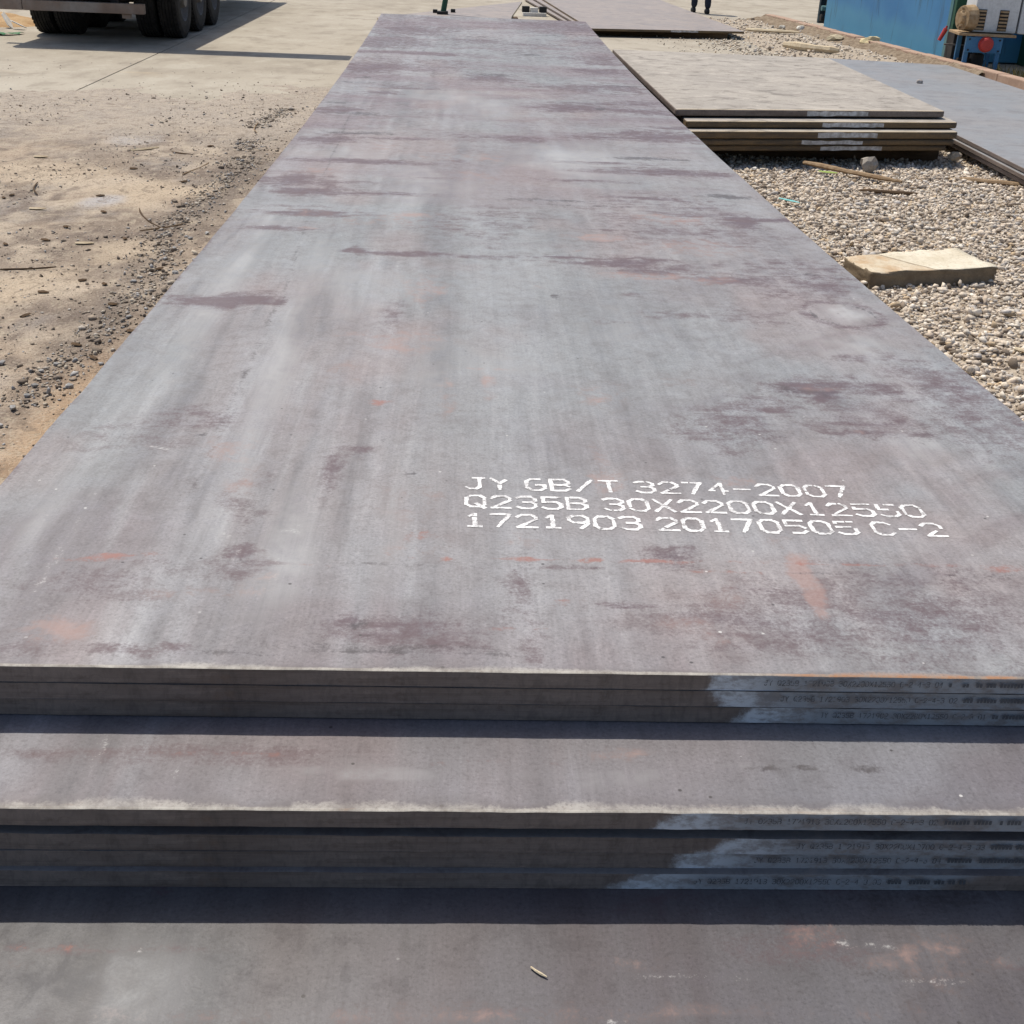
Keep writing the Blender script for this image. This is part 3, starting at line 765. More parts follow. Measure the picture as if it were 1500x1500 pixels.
def top_extras(F, X, Y):
    def line(key, pts, wid, s):
        p = np.array(pts)
        cx = np.interp(Y, p[:, 1], p[:, 0]) + 0.006 * fbm(Y * 6, Y * 0, 131, 3)
        m = (Y > p[0, 1]) & (Y < p[-1, 1])
        f_ = np.clip((Y - p[0, 1]) / 0.25, 0, 1) * np.clip((p[-1, 1] - Y) / 0.5, 0, 1)
        f_ = np.sqrt(f_) * (0.75 + 0.5 * fbm(Y * 2.5 + X * 2, X * 6, 171, 3))
        F[key] = np.maximum(F[key], np.where(m, s * f_ * np.exp(-((X - cx) / wid) ** 2), 0))
    br = 0.55 + 0.45 * fbm(Y * 3, Y * 0 + 2, 141, 3)
    line('D', [(-0.733, 0.45), (-0.743, 0.93), (-0.757, 1.54), (-0.754, 2.0), (-0.826, 3.4), (-0.894, 6.4)], 0.009, 0.6)
    line('W', [(-0.66, 0.3), (-0.68, 1.5), (-0.72, 3.0)], 0.05, 0.5)
    line('L', [(-0.90, 0.10), (-0.905, 0.24), (-0.924, 0.82)], 0.012, 0.55)
    line('L', [(-0.916, 1.02), (-0.902, 1.75)], 0.025, 0.42)
    line('L', [(-0.535, 0.08), (-0.53, 0.70)], 0.035, 0.28)
    line('W', [(-0.535, 0.08), (-0.53, 0.85)], 0.06, 0.55)
    line('W', [(-0.95, 0.9), (-0.93, 3.5)], 0.06, 0.5)
    line('W', [(-0.98, 0.3), (-0.99, 1.6)], 0.05, 0.4)
    line('W', [(-0.35, 0.2), (-0.36, 0.9)], 0.04, 0.35)
    line('D', [(-0.62, 0.3), (-0.62, 1.3)], 0.05, 0.22)
    line('D', [(-0.45, 0.35), (-0.45, 0.95)], 0.035, 0.22)
    # purple along the long edges
    e = np.exp(-((X + 1.1) / 0.012) ** 2) * (0.35 + 0.3 * fbm(Y * 3, Y * 0 + 1, 151, 3))
    F['P'] = np.maximum(F['P'], e)
    e = np.exp(-((X - 1.08) / 0.06) ** 2) * np.clip((2.2 - Y) / 1.2, 0, 1) * 0.5
    F['P'] = np.maximum(F['P'], e)
    # far end rusts more
    F['P'] = np.maximum(F['P'], np.clip((Y - 6.5) / 6, 0, 1) * np.clip(0.30 + 0.55 * fbm(X * 1.3, Y * 1.2, 161, 4), 0, 0.7))
    # ring left by a magnet
    dx = (X - 0.925) / 0.115; dy = (Y - 2.02) / 0.145
    rr = np.sqrt(dx * dx + dy * dy)
    F['D'] = np.maximum(F['D'], 0.75 * np.exp(-((rr - 0.83) / 0.05) ** 2) * (0.75 + 0.35 * np.sin(np.arctan2(dy, dx) * 2 + 1)))
    F['P'] = np.maximum(F['P'], 0.5 * np.exp(-((rr - 1.0) / 0.17) ** 2))
    # long thin scratch arcs
    for (cx, cy, r0, a0, a1) in ((-0.93, 0.66, 0.20, -0.1, 1.35), (-0.73, 0.36, 0.12, -0.3, 1.1)):
        r = np.hypot(X - cx, Y - cy); a = np.arctan2(Y - cy, X - cx)
        F['L'] = np.maximum(F['L'], np.where((a > a0) & (a < a1), 0.5 * np.exp(-((r - r0) / 0.005) ** 2), 0))

def grow(a, b, d0, d1):
    out = [a]
    while out[-1] < b:
        t = (out[-1] - a) / (b - a)
        out.append(out[-1] + d0 + (d1 - d0) * t)
    out[-1] = b
    return out
YS_TOP = np.array([0, 0.0025] + list(np.arange(0.008, 1.0, 0.007)) + grow(1.0, 12.55, 0.009, 0.06))
XS_TOP = np.linspace(-1.1, 1.1, 190)

# stroke glyphs on a 4 x 6 cell
G = {
 '0': [[(1,0),(3,0),(4,1.2),(4,4.8),(3,6),(1,6),(0,4.8),(0,1.2),(1,0)]],
 '1': [[(0.8,4.8),(2,6),(2,0)],[(0.7,0),(3.3,0)]],
 '2': [[(0,4.8),(1,6),(3,6),(4,4.8),(4,3.8),(0,0),(4,0)]],
 '3': [[(0,5.4),(1,6),(3,6),(4,5),(4,4),(3,3.1),(1.4,3.1)],[(3,3.1),(4,2.2),(4,1),(3,0),(1,0),(0,0.7)]],
 '4': [[(3,0),(3,6),(0,1.9),(4,1.9)]],
 '5': [[(4,6),(0.3,6),(0.1,3.4),(3,3.5),(4,2.5),(4,1),(3,0),(1,0),(0,0.7)]],
 '7': [[(0,6),(4,6),(1.4,0)]],
 '9': [[(4,3.6),(3,2.7),(1,2.7),(0,3.7),(0,5),(1,6),(3,6),(4,5),(4,2.2),(2.4,0)]],
 'J': [[(1.6,6),(4,6)],[(3,6),(3,1),(2.2,0),(0.9,0),(0,0.9)]],
 'Y': [[(0,6),(2,3.2),(4,6)],[(2,3.2),(2,0)]],
 'G': [[(4,5),(3,6),(1,6),(0,4.8),(0,1.2),(1,0),(3,0),(4,1),(4,2.8),(2.2,2.8)]],
 'B': [[(0,0),(0,6),(3,6),(4,5),(4,4),(3,3.1),(0.2,3.1)],[(3,3.1),(4,2.2),(4,1),(3,0),(0,0)]],
 '/': [[(0.3,0),(3.7,6)]],
 'T': [[(0,6),(4,6)],[(2,6),(2,0)]],
 '-': [[(0.3,3),(3.7,3)]],
 'Q': [[(1,0.3),(3,0.3),(4,1.4),(4,4.8),(3,6),(1,6),(0,4.8),(0,1.4),(1,0.3)],[(2.2,2),(4,-0.2)]],
 'X': [[(0,0),(4,6)],[(0,6),(4,0)]],
 'C': [[(4,5),(3,6),(1,6),(0,4.8),(0,1.2),(1,0),(3,0),(4,1)]],
 '6': [[(3.6,5.6),(2.6,6),(1,6),(0,4.5),(0,1.2),(1,0),(3,0),(4,1.2),(4,2.4),(3,3.4),(1,3.4),(0,2.6)]],
 '8': [[(1,3.1),(0,4),(0,5),(1,6),(3,6),(4,5),(4,4),(3,3.1),(1,3.1),(0,2.1),(0,1),(1,0),(3,0),(4,1),(4,2.1),(3,3.1)]],
 '|': [[(1,0),(1,6)],[(3,0),(3,6)]],
}
class Quad(list):
    ci = 0
def strokes(text, x0, y0, pitch, gw, ghh, w, r, fade=None, piece=0.012, slope=0.0, space=1.0):
    """returns list of 4-point quads (2-D) for the painted strokes"""
    quads = []
    ox = x0 - pitch
    for ci, ch in enumerate(text):
        ox += pitch
        if ch == ' ':
            ox -= pitch * (1 - space)
            continue
        f = 0.0 if fade is None else fade(ci)
        for pl in G[ch]:
            pts = [(ox + p[0] / 4 * gw, y0 + p[1] / 6 * ghh) for p in pl]
            for (a, b) in zip(pts[:-1], pts[1:]):
                L = math.hypot(b[0] - a[0], b[1] - a[1])
                k = max(1, int(round(L / piece)))
                ux, uy = (b[0] - a[0]) / L, (b[1] - a[1]) / L
                for j in range(k):
                    if r.random() < f: continue
                    t0 = j / k * L - w * 0.35; t1 = (j + 1) / k * L + w * 0.35
                    ww = w * r.uniform(0.68, 1.2) * (1 - 0.35 * f)
                    o = r.uniform(-0.07, 0.07) * w
                    nx, ny = -uy, ux
                    q = Quad(); q.ci = ci
                    for (t, s) in ((t0, -1), (t1, -1), (t1, 1), (t0, 1)):
                        px = a[0] + ux * t + nx * (s * ww / 2 + o); py = a[1] + uy * t + ny * (s * ww / 2 + o)
                        q.append((px, py + slope * (px - x0)))
                    quads.append(q)
    return quads

# (front y, length, top z at the front, seed, sideways shift, kind, label)
PLATES = [
 (0.000, 12.55, 0.600, 1, 0.000, 'top', 'long rust-streaked grey steel plate with white stencilled lettering, topmost of the main stack'),
 (0.0045, 12.53, 0.569, 2, 0.004, 'thin', 'steel plate directly under the topmost lettered plate of the main stack'),
 (0.008, 12.50, 0.538, 3, -0.005, 'thin', 'third steel plate from the top, edge in shade above the upper step'),
 (-0.197, 12.70, 0.507, 4, 0.003, 'step', 'steel plate forming the upper step, with pale crusted front rim'),
 (-0.180, 12.68, 0.449, 5, 0.006, 'thin', 'shaded steel plate next below the dark gap under the upper step'),
 (-0.176, 12.65, 0.4185, 6, -0.004, 'thin', 'middle one of the three shaded steel plates between the two steps'),
 (-0.186, 12.66, 0.389, 7, 0.004, 'thin', 'lowest of the three shaded steel plates, resting on the lower step'),
 (-0.560, 13.00, 0.359, 8, 0.000, 'low', 'scratched dark steel plate forming the lower step along the bottom of the photo'),
 (-0.555, 12.95, 0.328, 9, 0.005, 'thin', 'steel plate hidden beneath the lower step, second from the bottom of the main stack'),
 (-0.558, 12.98, 0.297, 10, -0.005, 'thin', 'bottom steel plate of the main stack resting on timber bearers'),
]
_rb = random.Random(77)
FAR_BANDS = []
for i in range(70):          # thin scale bands across the far half, thickest towards the long edges
    y = _rb.uniform(3.2, 12.3)
    x = _rb.choice((-1, 1)) * (1.1 - abs(_rb.gauss(0, 0.38))) if _rb.random() < 0.75 else _rb.uniform(-0.8, 0.8)
    FAR_BANDS.append((_rb.choice('PPPPD'), x, y, _rb.uniform(0.06, 0.28), _rb.uniform(0.012, 0.05) * (0.6 + y / 10), _rb.uniform(0.45, 0.95)))
for i in range(26):          # small crisp rust flecks nearer by
    FAR_BANDS.append((_rb.choice('PSDR'), _rb.uniform(-1.0, 1.0), _rb.uniform(0.1, 3.2), _rb.uniform(0.012, 0.07), _rb.uniform(0.006, 0.03), _rb.uniform(0.35, 0.7)))
for i in range(22):          # rolled-in line a third of a metre from the end
    FAR_BANDS.append((_rb.choice('RRDP'), -1.0 + i * 0.092 + _rb.uniform(-.03, .03), 0.335 + _rb.uniform(-.006, .006), _rb.uniform(0.02, 0.06), 0.007, _rb.uniform(0.25, 0.6)))
def step_marks(kind):
    r = random.Random(31 if kind == 'step' else 47)
    out = []
    if kind == 'step':
        out += [('R', -0.55, 0.118, 0.16, 0.003, .28), ('R', -0.2, 0.105, 0.10, 0.003, .25), ('P', -0.55, 0.12, 0.2, 0.02, .5), ('D', 0.21, 0.098, 0.02, 0.003, .9), ('D', 0.36, 0.096, 0.02, 0.003, .8), ('D', 0.27, 0.099, 0.015, 0.003, .7),
                ('W', -0.4, 0.08, 0.12, 0.03, .3), ('W', 0.0, 0.07, 0.14, 0.03, .25), ('L', -0.74, 0.12, 0.008, 0.05, .35), ('L', -0.62, 0.09, 0.008, 0.03, .4)]
    else:
        out += [('S', 0.26, 0.28, 0.06, 0.03, .45), ('S', 0.42, 0.24, 0.05, 0.05, .4), ('P', 0.25, 0.275, 0.08, 0.03, .5), ('P', -0.7, 0.262, 0.12, 0.006, .6), ('R', -0.75, 0.262, 0.06, 0.003, .3),
                ('L', 0.300, 0.271, 0.004, 0.010, .6), ('L', 0.33, 0.270, 0.003, 0.007, .5), ('L', 0.36, 0.268, 0.003, 0.008, .5), ('L', 0.345, 0.272, 0.003, 0.006, .6), ('L', -0.638, 0.259, 0.008, 0.003, .6),
                ('L', 0.10, 0.216, 0.10, 0.0018, .35), ('L', 0.40, 0.205, 0.08, 0.0018, .35), ('W', -0.63, 0.2, 0.07, 0.09, .35), ('D', 0.45, 0.2, 0.14, 0.03, .35), ('S', -0.3, 0.15, 0.6, 0.02, .3), ('S', 0.3, 0.16, 0.3, 0.02, .25),
                ('L', -0.03, 0.143, 0.005, 0.004, .6), ('D', 0.45, 0.355, 0.15, 0.02, .5)]
    for i in range(16):
        out.append((r.choice('PPSWD'), r.uniform(-0.9, 0.6), r.uniform(0.03, 0.4), r.uniform(0.01, 0.08), r.uniform(0.005, 0.03), r.uniform(.2, .5)))
    return out

EDGE_PAINT = {1: (0.13, 3), 2: (0.145, 3), 3: (0.19, 3), 4: (0.045, 3), 5: (0.125, 3), 6: (0.075, 3), 7: (0.0, 0.49)}
EDGE_TEXT = {1: ('JY Q235B 1721903 30X2200X12550 C-2-4-3 04', 0.225), 2: ('JY Q235B 1721903 30X2200X12550 C-2-4-3 02', 0.255),
             3: ('JY Q235B 1721902 30X2200X12550 C-2-3 01', 0.32), 4: ('JY Q235B 1721913 30X2200X12550 C-2-4-3 02', 0.165),
             5: ('JY Q235B 1721913 30X2200X12700 C-2-4-3 03', 0.25), 6: ('JY Q235B 1721913 30X2200X12550 C-2-4-3 04', 0.195),
             7: ('JY Q235B 1721913 30X2200X12550 C-2-4-3 03', 0.11)}
GRP = 'long steel plates of the main stack'
for (yf, L, zt, sd, dx, kind, lab) in PLATES:
    if kind == 'top':
        xs, ys = XS_TOP, YS_TOP
    elif kind in ('step', 'low'):
        ww = 0.6 if kind == 'low' else 0.26
        xs = np.linspace(-1.1, 1.1, 230)
        ys = np.array([0, 0.0025] + list(np.arange(0.007, ww, 0.006)) + grow(ww, L, 0.3, 0.6))
    else:
        xs = np.linspace(-1.1, 1.1, 160)
        ys = np.array([0, 0.003] + grow(0.05, L, 0.25, 0.4))
    me, top = plate_mesh('steel_plate', 2.2, L, {1: 0.0258}.get(sd, 0.0276), yf, xs, ys, sd)
    if kind == 'top':
        stain_fields(me, top, STAINS + FAR_BANDS, top_extras)
    elif kind in ('step', 'low'):
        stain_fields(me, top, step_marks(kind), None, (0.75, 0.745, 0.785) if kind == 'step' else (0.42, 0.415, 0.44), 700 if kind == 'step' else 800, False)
    if sd in EDGE_PAINT:
        x0, x1 = EDGE_PAINT[sd]
        edge = mat_edge('cut_steel_edge_painted', x0 - dx, x1, (0, 0.2, -0.4, 0.8, 1.0, 1.6, 0.3, 1.8)[sd], z0=sd * 1.7)
    else:
        edge = M['edge']
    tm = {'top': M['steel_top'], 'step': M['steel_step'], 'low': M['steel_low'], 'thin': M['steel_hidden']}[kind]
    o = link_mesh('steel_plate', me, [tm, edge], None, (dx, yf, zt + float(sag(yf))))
    if sd in (2, 3, 5, 6, 7): o.rotation_euler = (0, {2: 0.0006, 3: -0.0002, 5: 0.0004, 6: -0.0004, 7: 0.0}[sd], {2: 0.0012, 3: -0.0016, 5: -0.0012, 6: 0.002, 7: -0.001}[sd])
    tag(o, lab, 'steel plate', GRP)
    if sd in EDGE_TEXT:
        txt, tx = EDGE_TEXT[sd]
        r = random.Random(sd * 13)
        qs = strokes(txt, tx, -0.0155, 0.0066, 0.0046, 0.0085, 0.0012, r, lambda c: 0.18, piece=0.004)
        xe = tx + len(txt) * 0.0066 + 0.008          # heavier block code at the end
        for j in range(22):
            bx = xe + j * 0.0052
            if r.random() < 0.8:
                hh = r.uniform(0.006, 0.0085)
                qs.append([(bx, -0.015), (bx + 0.004, -0.015), (bx + 0.004, -0.015 + hh), (bx, -0.015 + hh)])
        v = []; f = []
        for k, q in enumerate(qs):
            for (a, b) in q: v.append((a - dx, -0.0034 - 0.00002 * (k % 9), b))
            f.append((4 * k, 4 * k + 1, 4 * k + 2, 4 * k + 3))
        link_mesh('edge_lettering', from_np('edge_lettering', v, f), M['print_ink'], o)
    if kind == 'top':
        r = random.Random(99)
        rows = [('JY GB/T 3274-2007', -0.215, 0.664), ('Q235B 30X2200X12550', -0.215, 0.577), ('1721903 20170505 C-2', -0.217, 0.494)]
        for ri, (txt, tx, ty) in enumerate(rows):
            if ri == 2: fd = lambda c: 0.02 if c < 13 else (0.10 if c < 17 else 0.15)
            elif ri == 1: fd = lambda c: 0.02 if c < 14 else 0.10
            else: fd = lambda c: 0.05
            qs = strokes(txt, tx, ty, (0.0489, 0.0487, 0.0482)[ri], 0.0350, 0.054, 0.0080, r, fd, 0.009, slope=-0.006, space=0.45)
            chars = {}
            for q in qs: chars.setdefault(q.ci, []).append(q)
            for ci in sorted(chars):
                v = []; f = []
                for k, q in enumerate(chars[ci]):
                    for (a, b) in q: v.append((a, b, float(sag(b)) + 0.0007 + 0.00003 * (k % 9)))
                    f.append((4 * k, 4 * k + 1, 4 * k + 2, 4 * k + 3))
                link_mesh('painted_character', from_np('painted_character', v, f), M['white_paint'], o)

# spacer battens in the dark gap, and bearers under the stack
for i, y in enumerate((0.35, 4.4, 8.4, 12.0)):
    bm = bmesh.new()
    z0 = float(sag(y)) + 0.4505; z1 = float(sag(y)) + 0.4765
    add_box(bm, 0, y, (z0 + z1) / 2, 2.3, 0.08, z1 - z0, 0.003)
    tag(obj_bm('timber_batten', bm, M['wood_dark']), ['nearest', 'second nearest', 'second farthest', 'farthest'][i] + ' timber batten in the dark gap between plates of the main stack', 'timber', 'battens inside the main stack')
for i, y in enumerate((0.3, 3.3, 6.3, 9.3, 12.1)):
    bm = bmesh.new()
    z1 = float(min(sag(y - 0.08), sag(y + 0.08))) + 0.264
    add_box(bm, 0, y, z1 / 2, 2.5, 0.16, z1, 0.006)
    tag(obj_bm('timber_bearer', bm, M['wood_dark']), ['nearest', 'second nearest', 'middle', 'second farthest', 'farthest'][i] + ' squared timber bearer on the ground under the main stack', 'timber', 'bearers under the main stack')

# ================================================================ OTHER PLATE STACKS
def quad_plate(fl, fr, br, bl, zt, th, mats, label, group, bev=0.008, patch=None, round_r=0.0):
    """plate from four ground-plan corners; local origin at the front left top corner, local x along the front edge"""
    fl, fr, br, bl = [Vector((p[0], p[1], 0)) for p in (fl, fr, br, bl)]
    a = math.atan2(fr.y - fl.y, fr.x - fl.x)
    Rz = Matrix.Rotation(-a, 4, 'Z')
    loc = [Rz @ (p - fl) for p in (fl, fr, br, bl)]
    bm = bmesh.new()
    n = 14
    bot = [bm.verts.new((p.x, p.y, -th)) for p in loc]
    top = [bm.verts.new((p.x, p.y, 0)) for p in loc]
    bm.faces.new(top)
    bm.faces.new(bot[::-1])
    for i in range(4):
        j = (i + 1) % 4
        bm.faces.new((bot[i], bot[j], top[j], top[i]))
    if round_r > 0:
        ve = [e for e in bm.edges if abs(e.verts[0].co.z - e.verts[1].co.z) > th * 0.5]
        bmesh.ops.bevel(bm, geom=ve, offset=round_r, segments=4, affect='EDGES', profile=0.5)
    es = [e for e in bm.edges if abs(e.verts[0].co.z - e.verts[1].co.z) < 1e-5]
    bmesh.ops.bevel(bm, geom=es, offset=bev, segments=3, affect='EDGES', profile=0.5)
    bm.normal_update()
    for f in bm.faces:
        f.material_index = 0 if f.normal.z > 0.75 else 1
    o = obj_bm('steel_plate', bm, mats, None, (fl.x, fl.y, zt), a)
    tag(o, label, 'steel plate', group)
    if patch:
        x0, x1, r = patch
        b2 = bmesh.new()
        zc = -th * 0.5
        n = 10
        vs0 = []
        for i in range(n + 1):
            x = x0 + (x1 - x0) * i / n
            j0 = r.uniform(-0.12, 0.06) * th; j1 = r.uniform(-0.06, 0.12) * th
            vs0.append((b2.verts.new((x, -0.0015, zc - th * 0.32 + j0)), b2.verts.new((x, -0.0015, zc + th * 0.32 + j1))))
        for (p, q) in zip(vs0[:-1], vs0[1:]):
            b2.faces.new((p[0], q[0], q[1], p[1]))
        obj_bm('painted_mark', b2, M['edge_white'], o)
    return o

rp = random.Random(3)
def shift(p, dx, dy): return (p[0] + dx, p[1] + dy)
S1 = [(1.353, 7.80), (3.542, 8.235), (3.70, 12.18), (1.373, 12.24)]
ln = 0.93
spec = [  # dx, dy front shift, top z, thickness, label, patch range (m along front)
 (0.00, 0.00, 0.360, 0.048, 'sand-covered steel plate on top of the right-hand stack above the gravel', (1.06, 1.57)),
 (0.06, -0.145, 0.299, 0.046, 'second plate down in the right-hand stack, jutting out to the right', (1.09, 1.60)),
 (0.03, -0.265, 0.245, 0.052, 'third plate down in the right-hand stack with a pale dusty lip', (1.06, 1.55)),
 (0.02, -0.255, 0.184, 0.039, 'fourth plate down in the right-hand stack, dark rusty edge in shade', (0.95, 1.45)),
 (-0.03, -0.235, 0.138, 0.040, 'lowest plate of the right-hand stack, shaded, just above the dark timbers', (1.17, 1.68)),
]
for (dx, dy, zt, th, lab, pr) in spec:
    c = [shift(S1[0], dx, dy), shift(S1[1], dx, dy), shift(S1[2], dx * 0.6, dy * 0.3), shift(S1[3], dx * 0.6, dy * 0.3)]
    quad_plate(*c, zt, th, [M['steel_sandy'], M['edge_brown'] if zt < 0.32 else M['edge']], lab,
               'plates of the stack right of the main stack', 0.011, (pr[0], pr[1], rp), 0.03)
for i, (y, h) in enumerate(((8.35, 0.062), (9.9, 0.062), (11.7, 0.062))):
    for k, (z0, z1) in enumerate(((-0.10, 0.0975),)):
        bm = bmesh.new()
        add_box(bm, 2.5, y, (z0 + z1) / 2, 2.15, 0.11, z1 - z0, 0.004)
        o = obj_bm('timber_bearer', bm, M['wood_dark'])
        tag(o, ['nearest', 'middle', 'farthest'][i] + ' dark timber bearer beneath the right-hand stack', 'timber', 'bearers under the right-hand stack')
# thin packing strips keeping the plates of that stack apart
for lv, zc, hh in (('top', 0.3055, 0.0128), ('second', 0.2490, 0.0078), ('third', 0.1885, 0.0088), ('fourth', 0.1415, 0.0068)):
    for wh, y in (('near', 8.5), ('far', 11.5)):
        bm = bmesh.new()
        add_box(bm, 2.5, y, zc, 2.0, 0.07, hh - 0.0004)
        tag(obj_bm('packing_strip', bm, M['wood_dark']), 'packing strip at the %s end under the %s plate of the right-hand stack' % (wh, lv), 'timber', 'packing strips in the right-hand stack')

# blue-grey plates by the kerb
S3 = [(3.54, 2.9), (5.58, 2.9), (5.78, 14.2), (4.02, 14.55)]
for k, (dx, zt, lab) in enumerate(((0.0, 0.150, 'smooth blue-grey steel plate on top of the stack beside the kerb'),
                                   (-0.022, 0.114, 'middle plate of the blue-grey stack beside the kerb'),
                                   (-0.010, 0.078, 'bottom plate of the blue-grey stack beside the kerb'))):
    quad_plate(shift(S3[0], dx, 0), shift(S3[1], dx, 0), shift(S3[2], dx, 0), shift(S3[3], dx, -0.02 * k), zt, 0.030,
               [M['steel_blue'], M['edge']], lab, 'blue-grey plates beside the kerb', 0.004)
for wh, y in (('nearest', 3.6), ('middle', 8.4), ('farthest', 13.2)):
    for lv, z0, z1 in (('bottom', 0.0, 0.0475), ('middle', 0.0785, 0.0835), ('top', 0.1145, 0.1195)):
        bm = bmesh.new()
        add_box(bm, 4.68 + 0.03 * (y - 5) / 3, y, (z0 + z1) / 2, 1.7, 0.07, z1 - z0)
        tag(obj_bm('timber_bearer', bm, M['wood_dark']), '%s timber strip under the %s plate of the blue-grey stack' % (wh, lv), 'timber', 'strips in the blue-grey stack')

# far stack behind the right-hand one
S2 = [(1.70, 18.02), (4.16, 18.58), (3.95, 26.5), (1.33, 26.0)]
for k, (dx, dy, zt, lab) in enumerate(((0.0, 0.0, 0.122, 'brown-edged steel plate on top of the far stack'),
                                       (-0.10, 1.2, 0.090, 'second plate of the far stack, showing at its left side'),
                                       (-0.20, 2.0, 0.050, 'bottom plate of the far stack, sticking out at the left'))):
    quad_plate(shift(S2[0], dx, dy), shift(S2[1], dx * 0.5, dy), shift(S2[2], dx, 0), shift(S2[3], dx * 1.3, 0), zt, 0.030 if k else 0.034,
               [M['steel_mauve'], M['edge_brown'] if k == 0 else M['edge']], lab, 'plates of the far stack', 0.005,
               (1.30, 1.75, rp) if k == 0 else None)
for wh, y, z1 in (('nearest', 18.6, 0.087), ('middle', 21.5, 0.019), ('farthest', 25, 0.019)):
    bm = bmesh.new()
    add_box(bm, 2.8, y, z1 / 2, 2.2, 0.1, z1)
    tag(obj_bm('timber_bearer', bm, M['wood_dark']), wh + ' low timber bearer under the far plate stack', 'timber', 'bearers under the far stack')
for z0, z1 in ((0.051, 0.059),):
    for wh, y in (('near', 21.7), ('far', 25.2)):
        bm = bmesh.new()
        add_box(bm, 2.8, y, (z0 + z1) / 2, 2.2, 0.06, z1 - z0 - 0.0006)
        tag(obj_bm('packing_strip', bm, M['wood_dark']), 'packing strip inside the far plate stack, at its %s end' % wh, 'timber', 'packing strips in the far stack')

# plate lying skewed beyond the end of the main stack
def poly_plate(pts, zt, th, mats, label):
    bm = bmesh.new()
    ox, oy = pts[0]
    t = [bm.verts.new((x - ox, y - oy, 0)) for (x, y) in pts]
    b = [bm.verts.new((x - ox, y - oy, -th)) for (x, y) in pts]
    bm.faces.new(t); bm.faces.new(b[::-1])
    for i in range(len(pts)):
        j = (i + 1) % len(pts)
        bm.faces.new((b[i], b[j], t[j], t[i]))
    bmesh.ops.recalc_face_normals(bm, faces=bm.faces)
    bm.normal_update()
    for f in bm.faces: f.material_index = 0 if f.normal.z > 0.8 else 1
    return tag(obj_bm('steel_plate', bm, mats, None, (ox, oy, zt)), label, 'steel plate')
poly_plate([(-0.95, 13.0), (0.25, 13.0), (0.45, 16.5), (0.74, 19.85), (-1.33, 15.42)], 0.35, 0.03, [M['steel_mauve'], M['wood_pale']],
           'mauve steel plate lying skewed beyond the far end of the main stack')
for (x, y) in ((-0.7, 14.0), (0.2, 16.8)):
    bm = bmesh.new()
    add_box(bm, x, y, 0.1598, 0.7, 0.3, 0.3196, 0.01)
    tag(obj_bm('timber_block', bm, M['wood_dark']), '%s timber block propping the skewed plate beyond the main stack' % ('nearer' if y < 15 else 'farther'), 'timber', 'blocks under the skewed plate')

# ================================================================ TRAILER
M['rubber'] = simple('dusty_tyre_rubber', (0.018, 0.017, 0.017), (0.045, 0.041, 0.037), 10, 0.85, 0.2, 0.3)
M['rim'] = simple('dirty_wheel_rim', (0.10, 0.095, 0.09), (0.17, 0.155, 0.14), 12, 0.6, 0.4, 0.2)
M['chassis'] = simple('dark_chassis_paint', (0.025, 0.024, 0.024), (0.05, 0.045, 0.04), 5, 0.75, 0.25, 0.2)
M['beam_grey'] = simple('rusty_grey_beam', (0.33, 0.29, 0.26), (0.24, 0.17, 0.13), 2.4, 0.75, 0.25, 0.3)
M['plank'] = simple('grey_deck_plank', (0.17, 0.14, 0.11), (0.25, 0.21, 0.165), 5, 0.85, 0.2, 0.4, (6, 1, 6))

truck = tag(empty('truck_trailer', (-4.73, 16.5, 0)), 'dusty flatbed truck trailer with three rear axles at top left', 'trailer')
def tpart(name, bm, mat, parent=truck, smooth=False):
    # geometry is given in world coordinates
    off = Vector((4.73, -16.5, 0))
    for v in bm.verts: v.co += off
    return obj_bm(name, bm, mat, parent, smooth=smooth)
R_T = 0.475
tyre_prof = [(-0.125, 0.27), (-0.135, 0.33), (-0.13, 0.415), (-0.112, 0.452), (-0.095, 0.466)]
for g in (-0.06, -0.02, 0.02, 0.06):
    tyre_prof += [(g - 0.012, 0.475), (g - 0.006, 0.475), (g - 0.005, 0.462), (g + 0.005, 0.462), (g + 0.006, 0.475), (g + 0.012, 0.475)]
tyre_prof += [(0.095, 0.466), (0.112, 0.452), (0.13, 0.415), (0.135, 0.33), (0.125, 0.27)]
tm_ = None
